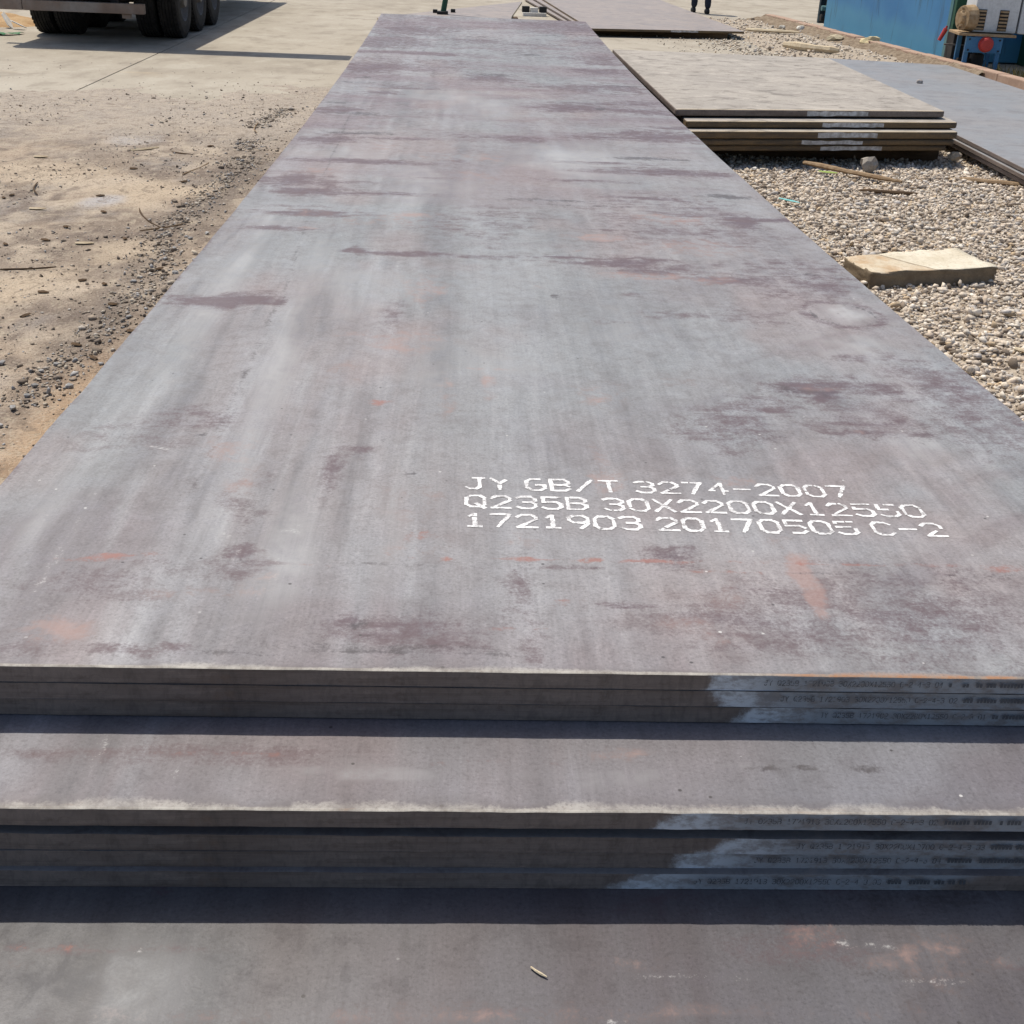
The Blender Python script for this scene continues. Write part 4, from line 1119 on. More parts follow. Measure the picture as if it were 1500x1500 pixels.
for ya in (15.52, 16.56, 17.60):
    for (xc, outer) in ((-3.93, 1), (-4.22, 0), (-5.53, -1), (-5.24, 0)):
        if tm_ is None:
            bm = bmesh.new()
            add_lathe_x(bm, tyre_prof, 0, 0, 0, 44)
            # shoulder blocks
            for i in range(44):
                t = 2 * math.pi * (i + 0.5) / 44
                for s in (-1, 1):
                    add_box(bm, s * 0.102, 0.460 * math.cos(t), 0.460 * math.sin(t), 0.022, 0.034, 0.022, 0.0, Matrix.Rotation(t - math.pi / 2, 4, 'X'))
            me = bpy.data.meshes.new('wheel'); bm.normal_update(); bm.to_mesh(me); bm.free(); me.materials.append(M['rubber'])
            bm = bmesh.new()
            add_lathe_x(bm, [(0.10, 0.272), (0.115, 0.282), (0.125, 0.272), (0.06, 0.245), (0.02, 0.20), (0.02, 0.13), (0.09, 0.115), (0.14, 0.10), (0.145, 0.0001)], 0, 0, 0, 32)
            for i in range(8):
                t = 2 * math.pi * i / 8
                add_cyl(bm, (0.02, 0.16 * math.cos(t), 0.16 * math.sin(t)), (0.05, 0.16 * math.cos(t), 0.16 * math.sin(t)), 0.014, seg=8)
            add_lathe_x(bm, [(-0.13, 0.272), (-0.10, 0.26), (0.0, 0.25), (0.10, 0.26)], 0, 0, 0, 32)
            rm_ = bpy.data.meshes.new('rim'); bm.normal_update(); bm.to_mesh(rm_); bm.free(); rm_.materials.append(M['rim'])
            tm_ = me
        w = bpy.data.objects.new('wheel', tm_); COL.objects.link(w); w.parent = truck
        w.location = (xc + 4.73, ya - 16.5, R_T)
        if outer < 0: w.rotation_euler = (0, 0, math.pi)
        rr = bpy.data.objects.new('rim', rm_); COL.objects.link(rr); rr.parent = w
    bm = bmesh.new(); add_cyl(bm, (-5.3, ya, R_T), (-4.15, ya, R_T), 0.07, seg=14); tpart('axle', bm, M['chassis'])
for x in (-5.1, -4.4):
    bm = bmesh.new(); add_box(bm, x, 18.6, 0.78, 0.12, 9.0, 0.28, 0.01); tpart('chassis_rail', bm, M['chassis'])
bm = bmesh.new(); add_box(bm, -4.73, 14.28, 0.42, 1.42, 0.10, 0.115, 0.008); tpart('rear_beam', bm, M['beam_grey'])
bm = bmesh.new(); add_box(bm, -5.6, 14.28, 0.42, 0.31, 0.10, 0.115, 0.008); tpart('rear_beam_end', bm, M['beam_grey'])
bm = bmesh.new(); add_box(bm, -4.24, 14.30, 0.335, 0.10, 0.08, 0.05, 0.006); tpart('beam_bracket', bm, M['beam_grey'])
for x in (-5.1, -4.4):
    bm = bmesh.new(); add_box(bm, x, 14.42, 0.60, 0.08, 0.08, 0.30, 0.005); tpart('beam_hanger', bm, M['chassis'])
for k in range(5):
    bm = bmesh.new(); add_box(bm, -5.49 + k * 0.38, 18.6, 1.0, 0.37, 9.0, 0.06, 0.004); tpart('deck_plank', bm, M['plank'])
bm = bmesh.new(); add_box(bm, -4.73, 14.06, 0.95, 1.92, 0.08, 0.22, 0.006); tpart('tail_board', bm, M['beam_grey'])
for x in (-5.69, -3.77):
    bm = bmesh.new(); add_box(bm, x, 18.6, 0.95, 0.06, 9.0, 0.20, 0.006); tpart('side_rail', bm, M['beam_grey'])
bm = bmesh.new(); add_box(bm, -3.55, 14.30, 1.11, 3.3, 0.46, 0.16, 0.006); tpart('shadow_caster_beam', bm, M['beam_grey'])  # unseen beam, made up to cast the thin shadow band beside the trailer
for (x, y) in ((-4.9, 21.0), (-4.4, 22.6)):
    bm = bmesh.new(); add_box(bm, x, y, 0.45, 0.5, 0.8, 0.4, 0.03); tpart('underbody_box', bm, M['chassis'])

# rubbish heap behind the trailer's left wheel
M['white_board'] = simple('broken_white_board', (0.72, 0.70, 0.66), (0.55, 0.52, 0.47), 8, 0.8, 0.2, 0.2)
M['orange_soil'] = simple('orange_soil', (0.36, 0.22, 0.11), (0.46, 0.33, 0.19), 6, 0.95, 0.1, 0.7)
M['green_cloth'] = simple('green_netting', (0.05, 0.16, 0.08), (0.10, 0.24, 0.13), 20, 0.8, 0.2, 0.4)
def mound(name, cx, cy, rx, ry, h, mat, seed):
    n = 26
    xs = np.linspace(-1, 1, n); X, Y = np.meshgrid(xs, xs)
    r = np.sqrt(X * X + Y * Y)
    Z = h * np.clip(1 - r ** 1.6, -0.3, 1) * (0.8 + 0.5 * fbm(X * 3 + seed, Y * 3, seed, 4)) - 0.01
    v = np.stack([X * rx, Y * ry, Z], -1).reshape(-1, 3)
    i = np.arange(n * n).reshape(n, n)
    q = np.stack([i[:-1, :-1], i[:-1, 1:], i[1:, 1:], i[1:, :-1]], -1).reshape(-1, 4)
    me = big_mesh(name, v, q)
    me.polygons.foreach_set('use_smooth', np.ones(len(me.polygons), dtype=bool))
    return link_mesh(name, me, mat, None, (cx, cy, 0))
tag(mound('soil_heap', -6.62, 16.6, 0.75, 0.7, 0.16, M['orange_soil'], 5), 'low heap of orange soil beside the trailer wheel', 'soil heap')
for k, (x, y, z, a, tl, L) in enumerate(((-6.23, 15.95, 0.10, 2.2, 0.6, 0.34), (-6.05, 15.80, 0.07, 2.7, 0.3, 0.26))):
    bm = bmesh.new()
    pts = [(-0.5, -0.08), (0.1, -0.16), (0.5, -0.03), (0.2, 0.14), (-0.4, 0.1)]
    t = [bm.verts.new((p[0] * L, p[1] * L * 1.3, 0.006)) for p in pts]
    b = [bm.verts.new((p[0] * L, p[1] * L * 1.3, -0.006)) for p in pts]
    bm.faces.new(t); bm.faces.new(b[::-1])
    for i in range(5): bm.faces.new((b[i], b[(i + 1) % 5], t[(i + 1) % 5], t[i]))
    o = obj_bm('broken_board', bm, M['white_board'], None, (x, y, z))
    o.rotation_euler = (tl, -tl, a)
    tag(o, ['long white broken board shard leaning on the soil heap', 'short white broken board shard lying near the trailer wheel'][k], 'debris')
def strip_cloth():
    n = 40; v = []; f = []
    r = random.Random(8)
    for i in range(n):
        x = -7.2 + i * 0.036; y = 14.95 + 0.10 * math.sin(i * 0.5) + 0.004 * i
        for j in range(4):
            v.append((x, y + j * 0.07 - 0.1 + r.uniform(-0.012, 0.012), 0.012 + 0.02 * r.random()))
    for i in range(n - 1):
        for j in range(3):
            a = i * 4 + j
            f.append((a, a + 4, a + 5, a + 1))
    return from_np('green_netting', v, f)
tag(link_mesh('green_netting', strip_cloth(), M['green_cloth']), 'strip of green netting lying on the ground left of the trailer', 'netting')

# ================================================================ KERB, CONTAINER, MACHINE
M['kerb'] = simple('pinkish_kerb_stone', (0.43, 0.31, 0.24), (0.36, 0.25, 0.19), 7, 0.9, 0.15, 0.5)
kerb = tag(empty('kerb', (0, 0, 0)), 'low pinkish kerb running past the blue container', 'kerb')
ka = Vector((5.62, 23.2, 0)); kb = Vector((6.42, 12.6, 0)); kc = Vector((6.55, 8.0, 0))
def kerb_run(a, b, n, wid=0.17):
    d = (b - a); L = d.length; ang = math.atan2(d.y, d.x)
    me = None
    for i in range(n):
        c = a + d * ((i + 0.5) / n)
        bm = bmesh.new()
        add_box(bm, 0, 0, 0, L / n - 0.012, wid, 0.13, 0.012)
        o = obj_bm('kerb_stone', bm, M['kerb'], kerb, (c.x + rnd.uniform(-.008, .008), c.y, 0.05 + rnd.uniform(-.008, .008)), ang + rnd.uniform(-.01, .01))
kerb_run(ka, kb, 18)
kerb_run(kb, kc, 8)
# gravelly earth bank against the kerb
M['bank'] = simple('brown_earth_bank', (0.16, 0.12, 0.085), (0.29, 0.235, 0.175), 14, 0.95, 0.1, 0.9)
def bank():
    n = 120; v = []; f = []
    for i in range(n):
        t = i / (n - 1); c = ka + (kb - ka) * (t * 0.86)
        w = 0.42 * (1 - 0.55 * t) * (1 + 0.3 * math.sin(i * 0.7) * math.sin(i * 0.23))
        for j in range(6):
            s = j / 5
            z = 0.085 * s ** 1.3 + 0.018 * rnd.uniform(-1, 1) * (0.3 + s) - 0.01 + 0.02
            v.append((c.x - 0.08 - w * (1 - s), c.y, z if j else -0.02))
    for i in range(n - 1):
        for j in range(5):
            a = i * 6 + j
            f.append((a, a + 6, a + 7, a + 1))
    me = from_np('earth_bank', v, f)
    for p in me.polygons: p.use_smooth = True
    return me
tag(link_mesh('earth_bank', bank(), M['bank']), kind='structure')

def mat_bluepaint():
    N = NT('weathered_blue_paint')
    X, Y, Z = N.xyz()
    a = N.noise(1.2, 5, 0.6)
    col = N.mix(N.step(a, 0.35, 0.65), (0.03, 0.16, 0.36), (0.045, 0.20, 0.40))
    # old lighter repaint along the foot of the panel
    e = N.math('ADD', Z, N.math('MULTIPLY', N.math('SUBTRACT', N.noise(2.0, 4, 0.6, (1, 1, 0.4)), 0.5), 0.35))
    e = N.math('ADD', e, N.math('MULTIPLY', Y, -0.035))
    col = N.mix(N.step(e, 0.42, 0.18, 0, 0.6), col, (0.075, 0.27, 0.40))
    r = N.noise(1.0, 5, 0.65, (9, 9, 0.9), loc=(1, 0, 0))
    col = N.mix(N.step(r, 0.54, 0.64, 0, 0.55), col, (0.03, 0.085, 0.13))
    r2 = N.noise(6, 5, 0.7, (1, 1, 0.5), loc=(6, 0, 0))
    col = N.mix(N.step(r2, 0.68, 0.76, 0, 0.7), col, (0.16, 0.09, 0.05))
    N.bump(a, 0.15, 0.01)
    return N.done(col, 0.5, 0.4)
M['blue'] = mat_bluepaint()
M['teal'] = simple('faded_teal_paint', (0.07, 0.17, 0.19), (0.13, 0.24, 0.24), 5, 0.6, 0.3, 0.2, (1, 1, 0.3))
M['dark_blue'] = simple('dark_grimy_blue', (0.012, 0.03, 0.045), (0.03, 0.055, 0.07), 8, 0.7, 0.3, 0.2)
M['machine_white'] = simple('stained_white_housing', (0.66, 0.68, 0.70), (0.58, 0.60, 0.62), 4, 0.45, 0.4, 0.05)
M['rust'] = simple('flaky_rust', (0.30, 0.20, 0.11), (0.42, 0.32, 0.21), 18, 0.9, 0.15, 0.8)
M['stand_blue'] = simple('machine_stand_blue', (0.04, 0.16, 0.34), (0.055, 0.20, 0.38), 7, 0.5, 0.4, 0.1)
M['red'] = simple('faded_red_paint', (0.50, 0.055, 0.045), (0.42, 0.045, 0.04), 9, 0.5, 0.4, 0.05)
M['black'] = simple('oily_black_iron', (0.015, 0.015, 0.016), (0.03, 0.028, 0.026), 9, 0.6, 0.3, 0.2)
M['green'] = simple('dark_green_paint', (0.02, 0.075, 0.045), (0.03, 0.10, 0.06), 4, 0.6, 0.3, 0.1)

# container wall line from (6.28, 22.0) to (6.62, 15.9): built in its own frame, local y along the wall
c0 = Vector((6.43, 16.2, 0)); c1 = Vector((6.22, 22.3, 0))
cl = (c1 - c0).length
cang = math.atan2(c1.y - c0.y, c1.x - c0.x) - math.pi / 2
cont = tag(empty('steel_container', c0, cang), 'large weathered blue steel container behind the kerb at top right', 'container')
# local frame: +y along the wall, -x towards the yard
bm = bmesh.new(); add_box(bm, 1.15, cl / 2 - 0.25, 1.33, 2.2, cl - 0.55, 2.62, 0.01); obj_bm('wall', bm, M['blue'], cont)
bm = bmesh.new(); add_box(bm, 1.15, cl / 2 - 0.25, 0.009, 2.1, cl - 0.6, 0.018, 0.0); obj_bm('floor_frame', bm, M['dark_blue'], cont)
for (y0, wd, m) in ((-0.08, 0.10, 'teal'), (-0.20, 0.08, 'green')):
    bm = bmesh.new(); add_box(bm, 0.06 , y0, 1.3, 0.14, wd, 2.5, 0.006); obj_bm('corner_post', bm, M[m], cont)
bm = bmesh.new(); add_box(bm, 0.25, cl - 0.06, 1.3, 0.35, 0.10, 2.5, 0.006); obj_bm('corner_post', bm, M['dark_blue'], cont)
bm = bmesh.new(); add_box(bm, 0.9, cl - 0.30, 0.8, 1.5, 0.30, 1.5, 0.01); obj_bm('end_recess', bm, M['black'], cont)
for (z, r_) in ((0.16, 0.06), (0.32, 0.045)):
    bm = bmesh.new(); add_cyl(bm, (0.02, cl - 0.36, z), (0.14, cl - 0.36, z), r_, seg=16); obj_bm('pipe_stub', bm, M['teal'] if z > 0.2 else M['black'], cont)
bm = bmesh.new(); add_cyl(bm, (-0.02, 2.95, 0.66), (0.06, 2.95, 0.66), 0.018, seg=12); obj_bm('red_stud', bm, M['red'], cont)

# machine stand with red knob: faces the yard (towards -x and the camera)
st = tag(empty('machine_stand', (6.54, 15.2, 0), math.radians(-8)), 'blue steel machine stand with a round red knob, beside the blue container', 'machine stand')
def sp(name, bm, m, par=st, **k): return obj_bm(name, bm, M[m], par, **k)
for (x, y) in ((-0.20, -0.16), (0.20, -0.16), (-0.20, 0.30), (0.20, 0.30)):
    bm = bmesh.new(); add_box(bm, x, y, 0.22, 0.055, 0.055, 0.44, 0.004); sp('leg', bm, 'stand_blue')
bm = bmesh.new(); add_box(bm, 0, -0.20, 0.335, 0.46, 0.02, 0.19, 0.004); sp('front_panel', bm, 'stand_blue')
bm = bmesh.new(); add_box(bm, 0.02, 0.07, 0.455, 0.72, 0.60, 0.03, 0.004); sp('table_plate', bm, 'rust')
bm = bmesh.new(); add_cyl(bm, (0.02, -0.21, 0.345), (0.02, -0.235, 0.345), 0.095, seg=28); sp('knob_collar', bm, 'red')
bm = bmesh.new()
add_cyl(bm, (0.02, -0.235, 0.345), (0.02, -0.285, 0.345), 0.085, 0.078, seg=28)
add_cyl(bm, (0.02, -0.285, 0.345), (0.02, -0.295, 0.345), 0.078, 0.06, seg=28); sp('knob', bm, 'red', smooth=False)
for (x, z) in ((-0.19, 0.40), (0.19, 0.40), (-0.19, 0.27), (0.19, 0.27)):
    bm = bmesh.new(); add_cyl(bm, (x, -0.21, z), (x, -0.222, z), 0.012, seg=8); sp('bolt', bm, 'black')
for z in (0.10,):
    bm = bmesh.new(); add_box(bm, 0, 0.30, z, 0.36, 0.03, 0.03); sp('brace', bm, 'stand_blue')
# black pump under the table
pm = tag(empty('pump', (6.56, 15.27, 0), 0.1), 'oily black pump standing under the machine stand table', 'pump')
bm = bmesh.new(); add_cyl(bm, (0, 0, 0.0), (0, 0, 0.20), 0.10, 0.09, seg=20); add_cyl(bm, (0, 0, 0.20), (0, 0, 0.235), 0.075, 0.04, seg=20); obj_bm('pump_body', bm, M['black'], pm)
bm = bmesh.new(); add_cyl(bm, (-0.10, 0, 0.12), (-0.26, 0.02, 0.12), 0.03, seg=12); obj_bm('inlet_pipe', bm, M['black'], pm)
# black cabinet left of the stand, in the shade
bm = bmesh.new(); add_box(bm, 0, 0, 0.21, 0.28, 0.35, 0.42, 0.01)
pb = tag(empty('dark_cabinet', (6.50, 15.78, 0), -0.1), 'small black cabinet between the machine stand and the container', 'cabinet')
obj_bm('case', bm, M['black'], pb)
bm = bmesh.new(); add_box(bm, -0.13, -0.19, 0.28, 0.26, 0.03, 0.02); obj_bm('ledge', bm, M['rim'], pb)
# white housing on top of the stand
hs = tag(empty('machine_housing', (6.60, 15.25, 0.4702), math.radians(-8)), 'stained white machine housing with slatted vents and rusty flange on the blue stand', 'machine')
bm = bmesh.new(); add_box(bm, 0.06, 0.10, 0.36, 0.56, 0.55, 0.70, 0.03); sp('body', bm, 'machine_white', hs)
bm = bmesh.new(); add_box(bm, 0.47, 0.08, 0.33, 0.22, 0.50, 0.64, 0.02); sp('side_box', bm, 'machine_white', hs)
bm = bmesh.new(); add_cyl(bm, (-0.23, -0.10, 0.17), (-0.36, -0.15, 0.17), 0.165, 0.15, seg=18)
add_cyl(bm, (-0.36, -0.15, 0.17), (-0.40, -0.165, 0.17), 0.09, 0.07, seg=14); sp('flange', bm, 'rust', hs)
for i in range(8):
    t = 2 * math.pi * i / 8
    bm = bmesh.new(); q = Vector((-0.365, -0.15 + 0.115 * math.cos(t), 0.17 + 0.115 * math.sin(t))); add_cyl(bm, q, q + Vector((-0.03, -0.012, 0)), 0.016, seg=6); sp('flange_bolt', bm, 'rust', hs)
for xc in (-0.13, 0.15):
    bm = bmesh.new(); add_box(bm, xc, -0.179, 0.16, 0.115, 0.006, 0.25); f = sp('vent', bm, 'black', hs)
    for i in range(6):
        bm = bmesh.new(); add_box(bm, xc, -0.188, 0.055 + i * 0.042, 0.105, 0.014, 0.022, 0.003, ); obj_bm('vent_slat', bm, M['rust'], f)
# red handle hanging at the container's corner
bm = bmesh.new()
add_cyl(bm, (0, 0, 0), (0.09, -0.02, 0.22), 0.035, 0.045, seg=12)
add_cyl(bm, (0.09, -0.02, 0.22), (0.10, -0.02, 0.27), 0.02, 0.02, seg=10)
o = obj_bm('red_handle', bm, M['red'], None, (6.27, 15.95, 0.30)); o.scale = (0.7, 0.7, 0.7); tag(o, 'red handle sticking out at the corner of the blue container', 'handle')
# green wall of a further machine at the picture's edge
gw = tag(empty('green_cabinet', (7.9, 15.6, 0), -0.08), 'dark green steel cabinet at the right edge behind the white machine', 'cabinet')
bm = bmesh.new(); add_box(bm, 0.2, 0.4, 0.9, 1.2, 0.8, 1.8, 0.02); obj_bm('case', bm, M['green'], gw)
bm = bmesh.new(); add_box(bm, 0.2, -0.006, 0.95, 1.0, 0.012, 1.5, 0.003); dr = obj_bm('door', bm, M['green'], gw)
bm = bmesh.new(); add_box(bm, 0.6, -0.03, 0.95, 0.02, 0.03, 0.16, 0.003); obj_bm('handle', bm, M['black'], dr)

# dry grass behind the kerb
M['grass'] = simple('dry_grass', (0.10, 0.095, 0.03), (0.16, 0.13, 0.045), 12, 0.8, 0.2, 0.0)
def grass():
    r = np.random.default_rng(77); v = []; f = []
    for i in range(2600):
        x = r.uniform(6.55, 8.2); y = r.uniform(12.2, 15.0)
        if r.random() > 0.35 + 0.65 * (fbm(np.array([x * 2]), np.array([y * 2]), 5, 2)[0] > -0.1): continue
        h = r.uniform(0.04, 0.17); a = r.uniform(0, 6.28); w = r.uniform(0.003, 0.006); l = r.uniform(0.0, 0.6) * h; b = r.uniform(0, 6.28)
        dx, dy = math.cos(a) * w, math.sin(a) * w
        k = len(v)
        v += [(x - dx, y - dy, 0), (x + dx, y + dy, 0), (x + dx * .7 + math.cos(b) * l * .4, y + dy * .7 + math.sin(b) * l * .4, h * .6), (x - dx * .7 + math.cos(b) * l * .4, y - dy * .7 + math.sin(b) * l * .4, h * .6), (x + math.cos(b) * l, y + math.sin(b) * l, h)]
        f += [(k, k + 1, k + 2, k + 3), (k + 3, k + 2, k + 4)]
    return from_np('grass', v, f)
tag(link_mesh('grass', grass(), M['grass']), 'tufts of dry grass behind the kerb at the right edge', 'grass', kind='stuff')

# ================================================================ LOOSE THINGS ON THE GRAVEL
M['slab'] = simple('pale_yellow_stone_slab', (0.62, 0.52, 0.34), (0.70, 0.62, 0.46), 4, 0.9, 0.15, 0.6)
def rough_block(name, corners, z0, z1, mat, label, cat, seed, rough=0.006, n=14, brown=False):
    """block from four plan corners, with chipped uneven faces"""
    fl, fr, br, bl = [np.array(c) for c in corners]
    o = (fl + fr + br + bl) / 4
    bm = bmesh.new()
    bmesh.ops.create_cube(bm, size=1.0)
    bmesh.ops.subdivide_edges(bm, edges=bm.edges[:], cuts=n, use_grid_fill=True)
    r = np.random.default_rng(seed)
    P = np.array([v.co[:] for v in bm.verts]) + 0.5
    nz = np.stack([fbm(P[:, 0] * 9 + P[:, 2] * 7, P[:, 1] * 9 + P[:, 2] * 5 + k, seed + k, 4) for k in range(3)], -1)
    for v, p, q in zip(bm.verts, P, nz):
        # rounded, chipped arrises
        e = [min(c, 1 - c) for c in p]
        e.sort()
        xy = (fl * (1 - p[0]) + fr * p[0]) * (1 - p[1]) + (bl * (1 - p[0]) + br * p[0]) * p[1] - o
        z = z0 + (z1 - z0) * p[2]
        k = rough * (2.4 if e[1] < 0.02 else 1.0)
        v.co = Vector((xy[0] * (1 - 0.012 * (e[1] < 0.02)) + q[0] * k, xy[1] * (1 - 0.012 * (e[1] < 0.02)) + q[1] * k, z + q[2] * k * (0.8 if p[2] > 0.5 else 0.3)))
    bm.normal_update()
    for f in bm.faces:
        if f.normal.z < 0.6: f.material_index = 1
    ob = obj_bm(name, bm, mat, None, (o[0], o[1], 0), smooth=True)
    return tag(ob, label, cat)
def mat_slab():
    N = NT('pale_yellow_slab')
    X, Y, Z = N.xyz()
    a = N.noise(5, 6, 0.65)
    col = N.mix(N.step(a, 0.35, 0.65), (0.56, 0.50, 0.385), (0.66, 0.61, 0.50))
    # split running across, with a browner left half
    u = N.math('ADD', X, N.math('MULTIPLY', Y, 0.85))
    u = N.math('ADD', u, N.math('MULTIPLY', N.math('SUBTRACT', N.noise(7, 4, 0.6, loc=(2, 2, 2)), 0.5), 0.06))
    col = N.mix(N.math('MULTIPLY', N.step(u, -0.09, -0.14), N.step(N.noise(6, 5, 0.7, loc=(7, 1, 0)), 0.35, 0.65, 0.1, 0.8)), col, (0.44, 0.29, 0.16))
    line = N.math('MULTIPLY', N.step(u, -0.115, -0.105), N.step(u, -0.085, -0.098))
    col = N.mix(N.math('MULTIPLY', line, 0.8), col, (0.20, 0.14, 0.09))
    c = N.noise(60, 5, 0.75)
    col = N.mix(N.step(c, 0.45, 0.72, 0, 0.5), col, (0.30, 0.24, 0.16))
    col = N.mix(N.step(N.noise(13, 5, 0.7, loc=(3, 0, 0)), 0.6, 0.72, 0, 0.6), col, (0.33, 0.26, 0.18))
    N.bump(N.math('ADD', N.math('SUBTRACT', a, N.math('MULTIPLY', line, 0.6)), N.math('MULTIPLY', c, 0.5)), 0.7, 0.008)
    return N.done(col, 0.9, 0.15)
rough_block('stone_slab', [(1.798, 4.302), (2.506, 4.482), (2.433, 4.877), (1.743, 4.61)], -0.02, 0.09, [mat_slab(), simple('shade_toned_slab_side', (0.17, 0.135, 0.095), (0.25, 0.20, 0.14), 14, 0.95, 0.1, 0.8)],  # side faces coloured darker than the top, painting in the backlit front's shade
            'pale yellow cracked stone slab lying on the gravel beside the main stack', 'slab', 12, 0.005)

def stick(name, a, b, r, mat, label, cat, group=None, z=0.02, flat=1.0, bend=0.02, seg=7, rings=7, seed=0):
    q = random.Random(seed)
    a = Vector((a[0], a[1], z if len(a) < 3 else a[2])); b = Vector((b[0], b[1], z if len(b) < 3 else b[2]))
    d = b - a; t = d.normalized(); s = t.cross(Vector((0, 0, 1))).normalized(); u = s.cross(t)
    bm = bmesh.new(); R_ = []
    o1 = q.uniform(-1, 1); 
    for i in range(rings):
        f = i / (rings - 1)
        c = d * f + s * (bend * math.sin(f * 3.1 + o1) * d.length + q.uniform(-.2, .2) * r) - d * 0
        rr = r * (1 - 0.25 * f) * q.uniform(0.85, 1.12) * (0.6 if i in (0, rings - 1) else 1)
        ring = []
        for j in range(seg):
            an = 2 * math.pi * j / seg
            ring.append(bm.verts.new(c + s * (math.cos(an) * rr) + u * (math.sin(an) * rr * flat)))
        R_.append(ring)
    for p, w in zip(R_[:-1], R_[1:]):
        for j in range(seg):
            k = (j + 1) % seg
            bm.faces.new((p[j], p[k], w[k], w[j]))
    bm.faces.new(R_[0][::-1]); bm.faces.new(R_[-1])
    bmesh.ops.recalc_face_normals(bm, faces=bm.faces)
    ob = obj_bm(name, bm, mat, None, a)
    return tag(ob, label, cat, group)
stick('timber_stick', (2.29, 7.56, 0.05), (2.84, 6.97, 0.045), 0.032, M['wood'], 'long brown stick lying on gravel before the right-hand stack', 'stick', flat=0.6, bend=0.03, seed=1)
stick('timber_stick', (2.46, 6.70, 0.03), (2.84, 6.63, 0.03), 0.022, M['wood_dark'], 'short dark stick in the gravel before the right-hand stack', 'stick', flat=0.6, seed=2)
stick('timber_stick', (3.33, 7.20, 0.035), (3.74, 7.06, 0.035), 0.038, M['wood'], 'broad brown timber scrap on the gravel near the blue-grey plates', 'timber', flat=0.5, seed=3)
stick('timber_log', (4.45, 17.28, 0.06), (5.16, 16.72, 0.06), 0.062, M['wood_pale'], 'crooked pale log on the gravel behind the right-hand stack', 'log', bend=0.09, seed=4, rings=9)
stick('timber_board', (4.50, 20.05, 0.05), (5.35, 19.85, 0.05), 0.07, M['wood_pale'], 'pale timber board at the right end of the far stack', 'timber', flat=0.45, seed=5)
stick('timber_stick', (2.44, 3.96, 0.03), (2.62, 3.52, 0.035), 0.014, M['wood_pale'], 'thin pale stick on the gravel near the stone slab', 'stick', flat=0.7, seed=6)
stick('timber_stick', (2.13, 3.35, 0.03), (2.26, 3.22, 0.03), 0.016, M['wood_pale'], 'stubby pale wood chip on the gravel below the stone slab', 'stick', flat=0.6, seed=7)
# rocks that stand out
def rock(x, y, s, tint, label, seed, z=None, sq=(1, 0.8, 0.6)):
    r = np.random.default_rng(seed)
    bm = bmesh.new(); bmesh.ops.create_icosphere(bm, subdivisions=2 if s > 0.1 else 1, radius=0.5)
    P = np.array([v.co[:] for v in bm.verts])
    nz = fbm(P[:, 0] * 3 + P[:, 2] * 2, P[:, 1] * 3 - P[:, 2], seed, 3)
    for v, q in zip(bm.verts, nz):
        v.co = Vector((v.co.x * sq[0], v.co.y * sq[1], v.co.z * sq[2])) * (s * (1 + 0.45 * q) * r.uniform(0.82, 1.15))
    a = r.uniform(0, 6.28)
    ob = obj_bm('rock', bm, M['stone'], None, (x, y, s * sq[2] * 0.38 + 0.012 if z is None else z), a)
    at = ob.data.attributes.new('tint', 'FLOAT_COLOR', 'POINT')
    at.data.foreach_set('color', np.tile(np.array([*tint, 1], dtype=np.float32), len(ob.data.vertices)))
    return tag(ob, label, 'rock')
rock(5.99, 18.05, 0.40, (0.66, 0.56, 0.33), 'largest yellow rock lying against the kerb', 1, sq=(1, 0.6, 0.45))
rock(5.70, 18.85, 0.30, (0.46, 0.40, 0.28), 'dull yellow rock on the gravel left of the largest yellow one', 2, sq=(1, 0.7, 0.4))
rock(5.60, 20.65, 0.18, (0.70, 0.68, 0.62), 'small white rock near the far end of the kerb', 3)
rock(5.32, 20.9, 0.13, (0.55, 0.52, 0.46), 'grey rock left of the small white rock by the far kerb', 4)
rock(2.78, 7.55, 0.15, (0.34, 0.31, 0.27), 'rounded grey rock in the shade before the right-hand stack', 5, sq=(1, .8, .8))
rock(4.70, 12.08, 0.09, (0.36, 0.34, 0.33), 'single pebble lying on top of the blue-grey plate', 6, z=0.168)
rock(3.60, 8.02, 0.12, (0.44, 0.37, 0.28), 'tan rock at the right corner of the right-hand stack', 7, z=0.06)
rock(1.90, 7.40, 0.055, (0.68, 0.66, 0.62), 'small white pebble on the gravel close to the main stack', 8)
M['cyan_plastic'] = simple('cyan_plastic', (0.12, 0.50, 0.52), (0.16, 0.55, 0.56), 9, 0.4, 0.5, 0.0)
stick('plastic_scrap', (1.80, 6.24, 0.05), (1.90, 6.12, 0.05), 0.012, M['cyan_plastic'], 'small cyan plastic scrap on the gravel next to the main stack', 'plastic scrap', flat=0.5, seed=8, rings=4)
M['leaf_green'] = simple('fresh_leaf', (0.22, 0.32, 0.05), (0.28, 0.38, 0.08), 9, 0.6, 0.3, 0.0)
stick('green_leaf', (2.32, 7.24, 0.05), (2.44, 7.18, 0.05), 0.03, M['leaf_green'], 'bright green leaf on the gravel before the right-hand stack', 'leaf', flat=0.15, seed=9, rings=5)

